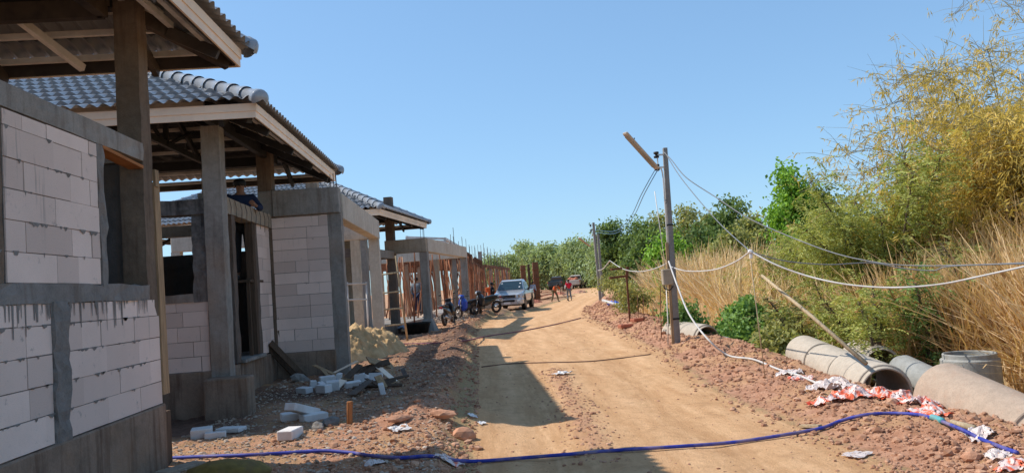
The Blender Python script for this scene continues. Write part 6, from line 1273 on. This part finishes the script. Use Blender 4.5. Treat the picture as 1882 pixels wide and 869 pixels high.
def shrub_at(label, px, py_top, Y, spread, stems, fronds, seed, mat='lf_legume'):
    t = at(px, py_top, Y); z0 = float(hgt(t.x, t.y)); feather_shrub(label, (t.x, Y, z0), t.z - z0, spread, stems, fronds, seed, mat)
shrub_at('large feathery shrub over the line of pipes, its thin tops against the sky', 1612, 290, 14.0, 1.6, 15, 2600, 1)
shrub_at('feathery shrub left of the large one, beside the dry grass slope', 1545, 385, 16.5, 1.5, 12, 2200, 2)
shrub_at('feathery shrub right of the large one, behind the upright pipe', 1712, 350, 14.2, 1.2, 9, 900, 3)
shrub_at('small brownish feathery shrub under the bright round leaved tree', 1480, 410, 19, 1.2, 9, 1300, 4, 'lf_olive')
shrub_at('thin feathery shrub near the right edge above the conduit', 1800, 440, 12, 0.9, 6, 420, 5, 'lf_olive')
shrub_at('drooping green leaved shrub in front of the tall grass, above the middle pipe', 1600, 500, 11.0, 0.5, 4, 200, 6)
shrub_at('drooping green leaved shrub between the big shrub and the upright pipe', 1700, 500, 11.2, 0.6, 5, 230, 7, 'lf_creeper')
shrub_at('dark leaved drooping shrub behind the upright pipe', 1790, 520, 11.5, 0.6, 5, 200, 8, 'lf_creeper')
for i, (px, pt, Y, lab) in enumerate(((1235, 512, 27, 'small green weed standing in the dry grass just behind the near lamp post'), (1300, 505, 24, 'small green weed in the dry grass above the creeper'), (1425, 500, 19, 'green weed in the dry grass right of the white knot'), (1468, 545, 14.6, 'low green weed in the dry grass above the line of pipes'), (1525, 505, 14.8, 'green weed left of the large feathery shrub, low in the grass'), (1655, 545, 11.9, 'low leafy weed behind the narrow grey pipe'), (1765, 455, 12.8, 'tall green weed rising out of the grass behind the upright pipe'), (1845, 480, 12.3, 'green weed in the tall grass right of the upright pipe'), (1575, 540, 12.4, 'leafy weed behind the farthest pipe of the line'), (1345, 500, 21, 'green weed in the dry grass left of the white knot'))):
    shrub_at(lab, px, pt, Y, 0.6, 6, 230, 60 + i, 'lf_olive' if i in (1, 3) else 'lf_legume')
# creeper mound
def creeper():
    r = np.random.default_rng(77); h = None; c = at(1362, 634, 16.6); base = (c.x, c.y, float(hgt(c.x, c.y))); h = thing('creeper_bush', 'dark green creeper mound covering the bank beside the near lamp post', 'bush', base)
    n_ = 13000; u = r.normal(0, 1, (n_, 3)); u /= np.linalg.norm(u, axis=1, keepdims=True); bl = [(0, 0, 0.45, 0.75, 0.55), (0.75, 0.3, 0.55, 0.7, 0.5), (-0.45, -0.4, 0.25, 0.6, 0.35), (0.5, -0.7, 0.2, 0.7, 0.35), (0.3, 0.5, 0.95, 0.5, 0.42), (1.1, -0.2, 0.3, 0.6, 0.4), (-0.8, 0.5, 0.3, 0.5, 0.4)]
    k_ = r.integers(0, len(bl), n_); B_ = np.array(bl)[k_]; rad = r.random(n_) ** 0.35; fb = 1 + 0.35 * np.sin(u[:, 0] * 5 + k_) * np.cos(u[:, 2] * 4)
    p = np.stack([base[0] + 0.92 * (B_[:, 0] + u[:, 0] * rad * B_[:, 3] * fb), base[1] + 0.8 * (B_[:, 1] + u[:, 1] * rad * B_[:, 3] * fb), base[2] + 0.82 * (B_[:, 2] + u[:, 2] * rad * B_[:, 4] * fb)], 1); p[:, 2] = np.maximum(p[:, 2], hgt(p[:, 0], p[:, 1]) + 0.02)
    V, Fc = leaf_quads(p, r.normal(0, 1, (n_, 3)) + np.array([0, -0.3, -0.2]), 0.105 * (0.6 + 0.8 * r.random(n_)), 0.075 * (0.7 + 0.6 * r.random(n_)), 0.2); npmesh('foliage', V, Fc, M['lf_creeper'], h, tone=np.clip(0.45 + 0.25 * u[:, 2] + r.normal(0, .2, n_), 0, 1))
    m = MB()
    for i in range(30): q = bl[i % 7]; m.tube(smooth_pts([Vector(base) + Vector((q[0] * .5, q[1] * .7, -0.05)), Vector(base) + Vector((q[0] * .5 + r.normal(0, .1), q[1] * .7 + r.normal(0, .2), q[2] * .7)), Vector(base) + Vector((q[0] * .5 + r.normal(0, .25), q[1] * .7 + r.normal(0, .3), (q[2] + r.random() * q[4]) * .75))], 3), 0.006, 4)
    m.build('stems', M['bark'], h)
creeper()
# bamboo clumps
def bamboo(label, base, height, culms, leaves, seed, spread, lean=(0, 0)):
    r = np.random.default_rng(seed); base = Vector(base); h = thing('bamboo_clump', label, 'bamboo', base, 0, 'bamboo clumps on the right'); m = MB(); nodes = []
    for c in range(culms):
        a = r.random() * 6.28; o = spread * (0.2 + 0.9 * r.random()); hh = height * (0.6 + 0.42 * r.random()); b = base + Vector((r.normal(0, .5), r.normal(0, .5), -0.1)); dx, dy = o * cos(a) + lean[0], o * sin(a) + lean[1]
        sp = smooth_pts([b, b + Vector((dx * .12, dy * .12, hh * .4)), b + Vector((dx * .42, dy * .42, hh * .78)), b + Vector((dx * .8, dy * .8, hh)), b + Vector((dx * 1.2, dy * 1.2, hh * 0.97))], 8)
        m.tube(sp, [0.028 * (1 - 0.93 * i / (len(sp) - 1)) for i in range(len(sp))], 5)
        for i in range(7, len(sp)):
            for q in range(3):
                d = Vector((r.normal(0, 1), r.normal(0, 1), r.normal(0.1, .5))).normalized() * (0.5 + 0.9 * r.random()); e = sp[i] + d; m.tube([sp[i], sp[i].lerp(e, .6) + Vector((0, 0, .05)), e], [0.006, 0.004, 0.002], 3, cap=False)
                for t in (0.35, 0.6, 0.8, 1.0): nodes.append(np.array(sp[i].lerp(e, t)))
    m.build('culms', M['culm'], h, smooth=True); nodes = np.array(nodes); k_ = r.integers(0, len(nodes), leaves // 5); cen = np.repeat(nodes[k_] + r.normal(0, .035, (len(k_), 3)), 5, 0) + r.normal(0, .03, (len(k_) * 5, 3)); n_ = len(cen)
    tl = np.repeat(np.clip(r.normal(0.5, .22, len(k_)), 0, 1), 5); d = r.normal(0, 1, (n_, 3)) + np.array([-0.3, 0, -0.75]); V, Fc = leaf_quads(cen, d, 0.15 * (0.6 + 0.8 * r.random(n_)), 0.024 * np.ones(n_), 0.15)
    npmesh('foliage', V, Fc, M['lf_bamboo'], h, tone=np.clip(tl + r.normal(0, .1, n_), 0, 1)); return h
def bam_at(label, px, py_top, Y, culms, leaves, seed, spread, lean=(0, 0)):
    t = at(px, py_top, Y); z0 = float(hgt(t.x, t.y)); bamboo(label, (t.x, Y, z0), t.z - z0, culms, leaves, seed, spread, lean)
bam_at('bamboo clump whose loose tips reach out over the sky, left of the other clumps', 1835, 85, 17.0, 13, 10500, 1, 1.9, (-0.7, 0)); bam_at('tall yellow bamboo clump cut off by the right edge', 1900, 150, 14.5, 18, 21000, 2, 1.6); bam_at('lower yellow bamboo clump filling the space under the taller ones', 1855, 225, 13.5, 18, 21000, 3, 1.3); bam_at('bamboo clump standing farther back beyond the feathery shrubs', 1800, 250, 21.0, 14, 9500, 4, 1.6); bam_at('bamboo clump at the far right behind the tall one', 1960, -70, 18.0, 9, 3600, 5, 2.6, (-1.2, 0))
# dry grass
def grass(name, label, n_, mat, region, hmin, hmax, seed, wd=0.011):
    r = np.random.default_rng(seed); x, y = region(r, n_); n_ = len(x); cp = at(1362, 634, 16.6); ok = (((x - cp.x) / 1.5) ** 2 + ((y - cp.y + 1.0) / 2.4) ** 2 > 1) & ~((y < 11.2) & (x < 6.75)); x, y = x[ok], y[ok]; n_ = len(x); z = hgt(x, y); hh = (hmin + (hmax - hmin) * r.random(n_) ** 0.8) * (0.75 + 0.5 * vnoise(x * 0.7, y * 0.7, 5)); a = r.random(n_) * 6.28; ln = hh * (0.10 + 0.5 * r.random(n_) ** 1.5 + 0.7 * (r.random(n_) < 0.22) * r.random(n_)); hh = hh * np.where(r.random(n_) < 0.3, 0.6, 1.0); wx, wy = np.cos(a) * ln, np.sin(a) * ln; s = r.random(n_) * 6.28; w = wd * (0.6 + 0.8 * r.random(n_)) * (0.75 + y * 0.022); sx, sy = np.cos(s) * w, np.sin(s) * w
    def row(t, k_, wf): cx, cy, cz = x + wx * t ** 1.8, y + wy * t ** 1.8, z - 0.03 + hh * (t - 0.28 * t * t * (ln / hh)); return np.stack([cx - sx * wf, cy - sy * wf, cz], 1), np.stack([cx + sx * wf, cy + sy * wf, cz], 1)
    A = [row(t, 0, wf) for t, wf in ((0, 0.8), (0.4, 1.0), (0.75, 0.8), (1.0, 0.25))]; V = np.stack([q for pr in A for q in pr], 1); b = (np.arange(n_) * 8)[:, None]; Fc = np.concatenate([np.stack([b[:, 0] + 2 * i, b[:, 0] + 2 * i + 1, b[:, 0] + 2 * i + 3, b[:, 0] + 2 * i + 2], 1) for i in range(3)], 0)
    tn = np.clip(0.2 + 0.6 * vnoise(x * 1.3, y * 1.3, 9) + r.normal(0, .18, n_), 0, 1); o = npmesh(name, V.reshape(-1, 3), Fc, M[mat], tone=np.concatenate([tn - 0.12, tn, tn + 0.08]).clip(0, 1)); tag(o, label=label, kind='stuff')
def reg_main(r, n_):
    y = 6.0 + 46 * r.random(n_) ** 1.7; d = 1.9 + (y * 0.03) + r.random(n_) ** 1.3 * (4.5 + y * 0.25); d = np.where(y < 14, d + 1.7, d); x = XR(y) + d; return x, y
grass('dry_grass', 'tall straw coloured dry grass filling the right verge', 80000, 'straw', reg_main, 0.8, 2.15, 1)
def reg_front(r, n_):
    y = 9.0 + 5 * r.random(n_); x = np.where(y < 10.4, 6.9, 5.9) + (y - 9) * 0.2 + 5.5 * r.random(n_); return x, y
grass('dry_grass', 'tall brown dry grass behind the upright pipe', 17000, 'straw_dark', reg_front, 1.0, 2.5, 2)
def reg_edge(r, n_):
    y = 9 + 42 * r.random(n_) ** 1.4; x = XR(y) + 1.75 + 1.2 * r.random(n_) + np.where(y < 14, 0.9, 0) ; return x, y
grass('dry_grass', 'short dry grass fringe along the back of the soil bank', 7000, 'straw', reg_edge, 0.25, 0.8, 3)
def reg_far(r, n_):
    y = 45 + 40 * r.random(n_); x = XR(y) + 2 + 16 * r.random(n_); return x, y
grass('dry_grass', 'far dry grass under the dense trees', 9000, 'straw', reg_far, 0.6, 1.3, 4, 0.016)
def reg_low(r, n_):
    y = 7 + 14 * r.random(n_) ** 1.5; x = XR(y) + r.normal(0.5, 0.7, n_); return x, y
grass('straw', 'bits of straw lying on the soil bank', 700, 'straw', reg_low, 0.02, 0.06, 5, 0.008)
# low green weeds along the grass edge
for i, (px, py, Y, s_, lab) in enumerate(((1140, 540, 34, 1.1, 'grey green weed bush where the bank meets the grass near the bracket'), (1165, 570, 26, 0.7, 'low weed bush behind the two rusty stakes'), (1432, 640, 12.9, 0.3, 'low green weed bush left of the line of pipes'), (1262, 585, 17, 0.4, 'green weed bush behind the near lamp post'))):
    g = at(px, py, Y); z0 = float(hgt(g.x, g.y)); tree('weed_bush', lab, (g.x, Y, z0), s_ * 1.5, auto_blobs(500 + i, s_ * 2.2, s_ * 1.6, 5, 0.1), 1800, 0.10, 'lf_olive' if i != 3 else 'lf_creeper', 'bush', None, 0.02, 18, 500 + i)

# ================================================================ LIGHT, SKY, CAMERA
SUN = Vector((-0.84, 0.265, 1.0)).normalized()
el = math.asin(SUN.z); az = atan2(SUN.x, SUN.y)
ld = bpy.data.lights.new('sun', 'SUN'); ld.energy = 5.0; ld.angle = radians(0.5); ld.color = (1.0, 0.94, 0.86)
lo = bpy.data.objects.new('sun', ld); C.objects.link(lo); lo.rotation_euler = SUN.to_track_quat('Z', 'Y').to_euler(); lo.location = (-20, 10, 30)
w = bpy.data.worlds.new('World'); bpy.context.scene.world = w; w.use_nodes = True; nt = w.node_tree; bg = nt.nodes['Background']
sk = nt.nodes.new('ShaderNodeTexSky'); sk.sky_type = 'NISHITA'; sk.sun_disc = False; sk.sun_elevation = el; sk.sun_rotation = az; sk.altitude = 0; sk.air_density = 1.0; sk.dust_density = 0.3; sk.ozone_density = 1.0
gm = nt.nodes.new('ShaderNodeGamma'); gm.inputs[1].default_value = 0.56; tn = nt.nodes.new('ShaderNodeVectorMath'); tn.operation = 'MULTIPLY'; tn.inputs[1].default_value = (1.28, 1.83, 2.38)
nt.links.new(sk.outputs[0], gm.inputs[0]); nt.links.new(gm.outputs[0], tn.inputs[0]); nt.links.new(tn.outputs[0], bg.inputs[0]); bg.inputs[1].default_value = 0.15
cd = bpy.data.cameras.new('camera'); co = bpy.data.objects.new('camera', cd); C.objects.link(co)
co.matrix_world = Matrix.Translation((0, 0, EYE)) @ CAM.to_4x4(); cd.sensor_width = 36; cd.lens = F / 1882 * 36; cd.clip_end = 6000; cd.clip_start = 0.05
sc = bpy.context.scene; sc.camera = co
sc.view_settings.view_transform = 'Standard'; sc.view_settings.look = 'None'; sc.view_settings.exposure = 0; sc.view_settings.gamma = 1
sc.cycles.max_bounces = 8; sc.cycles.use_denoising = True
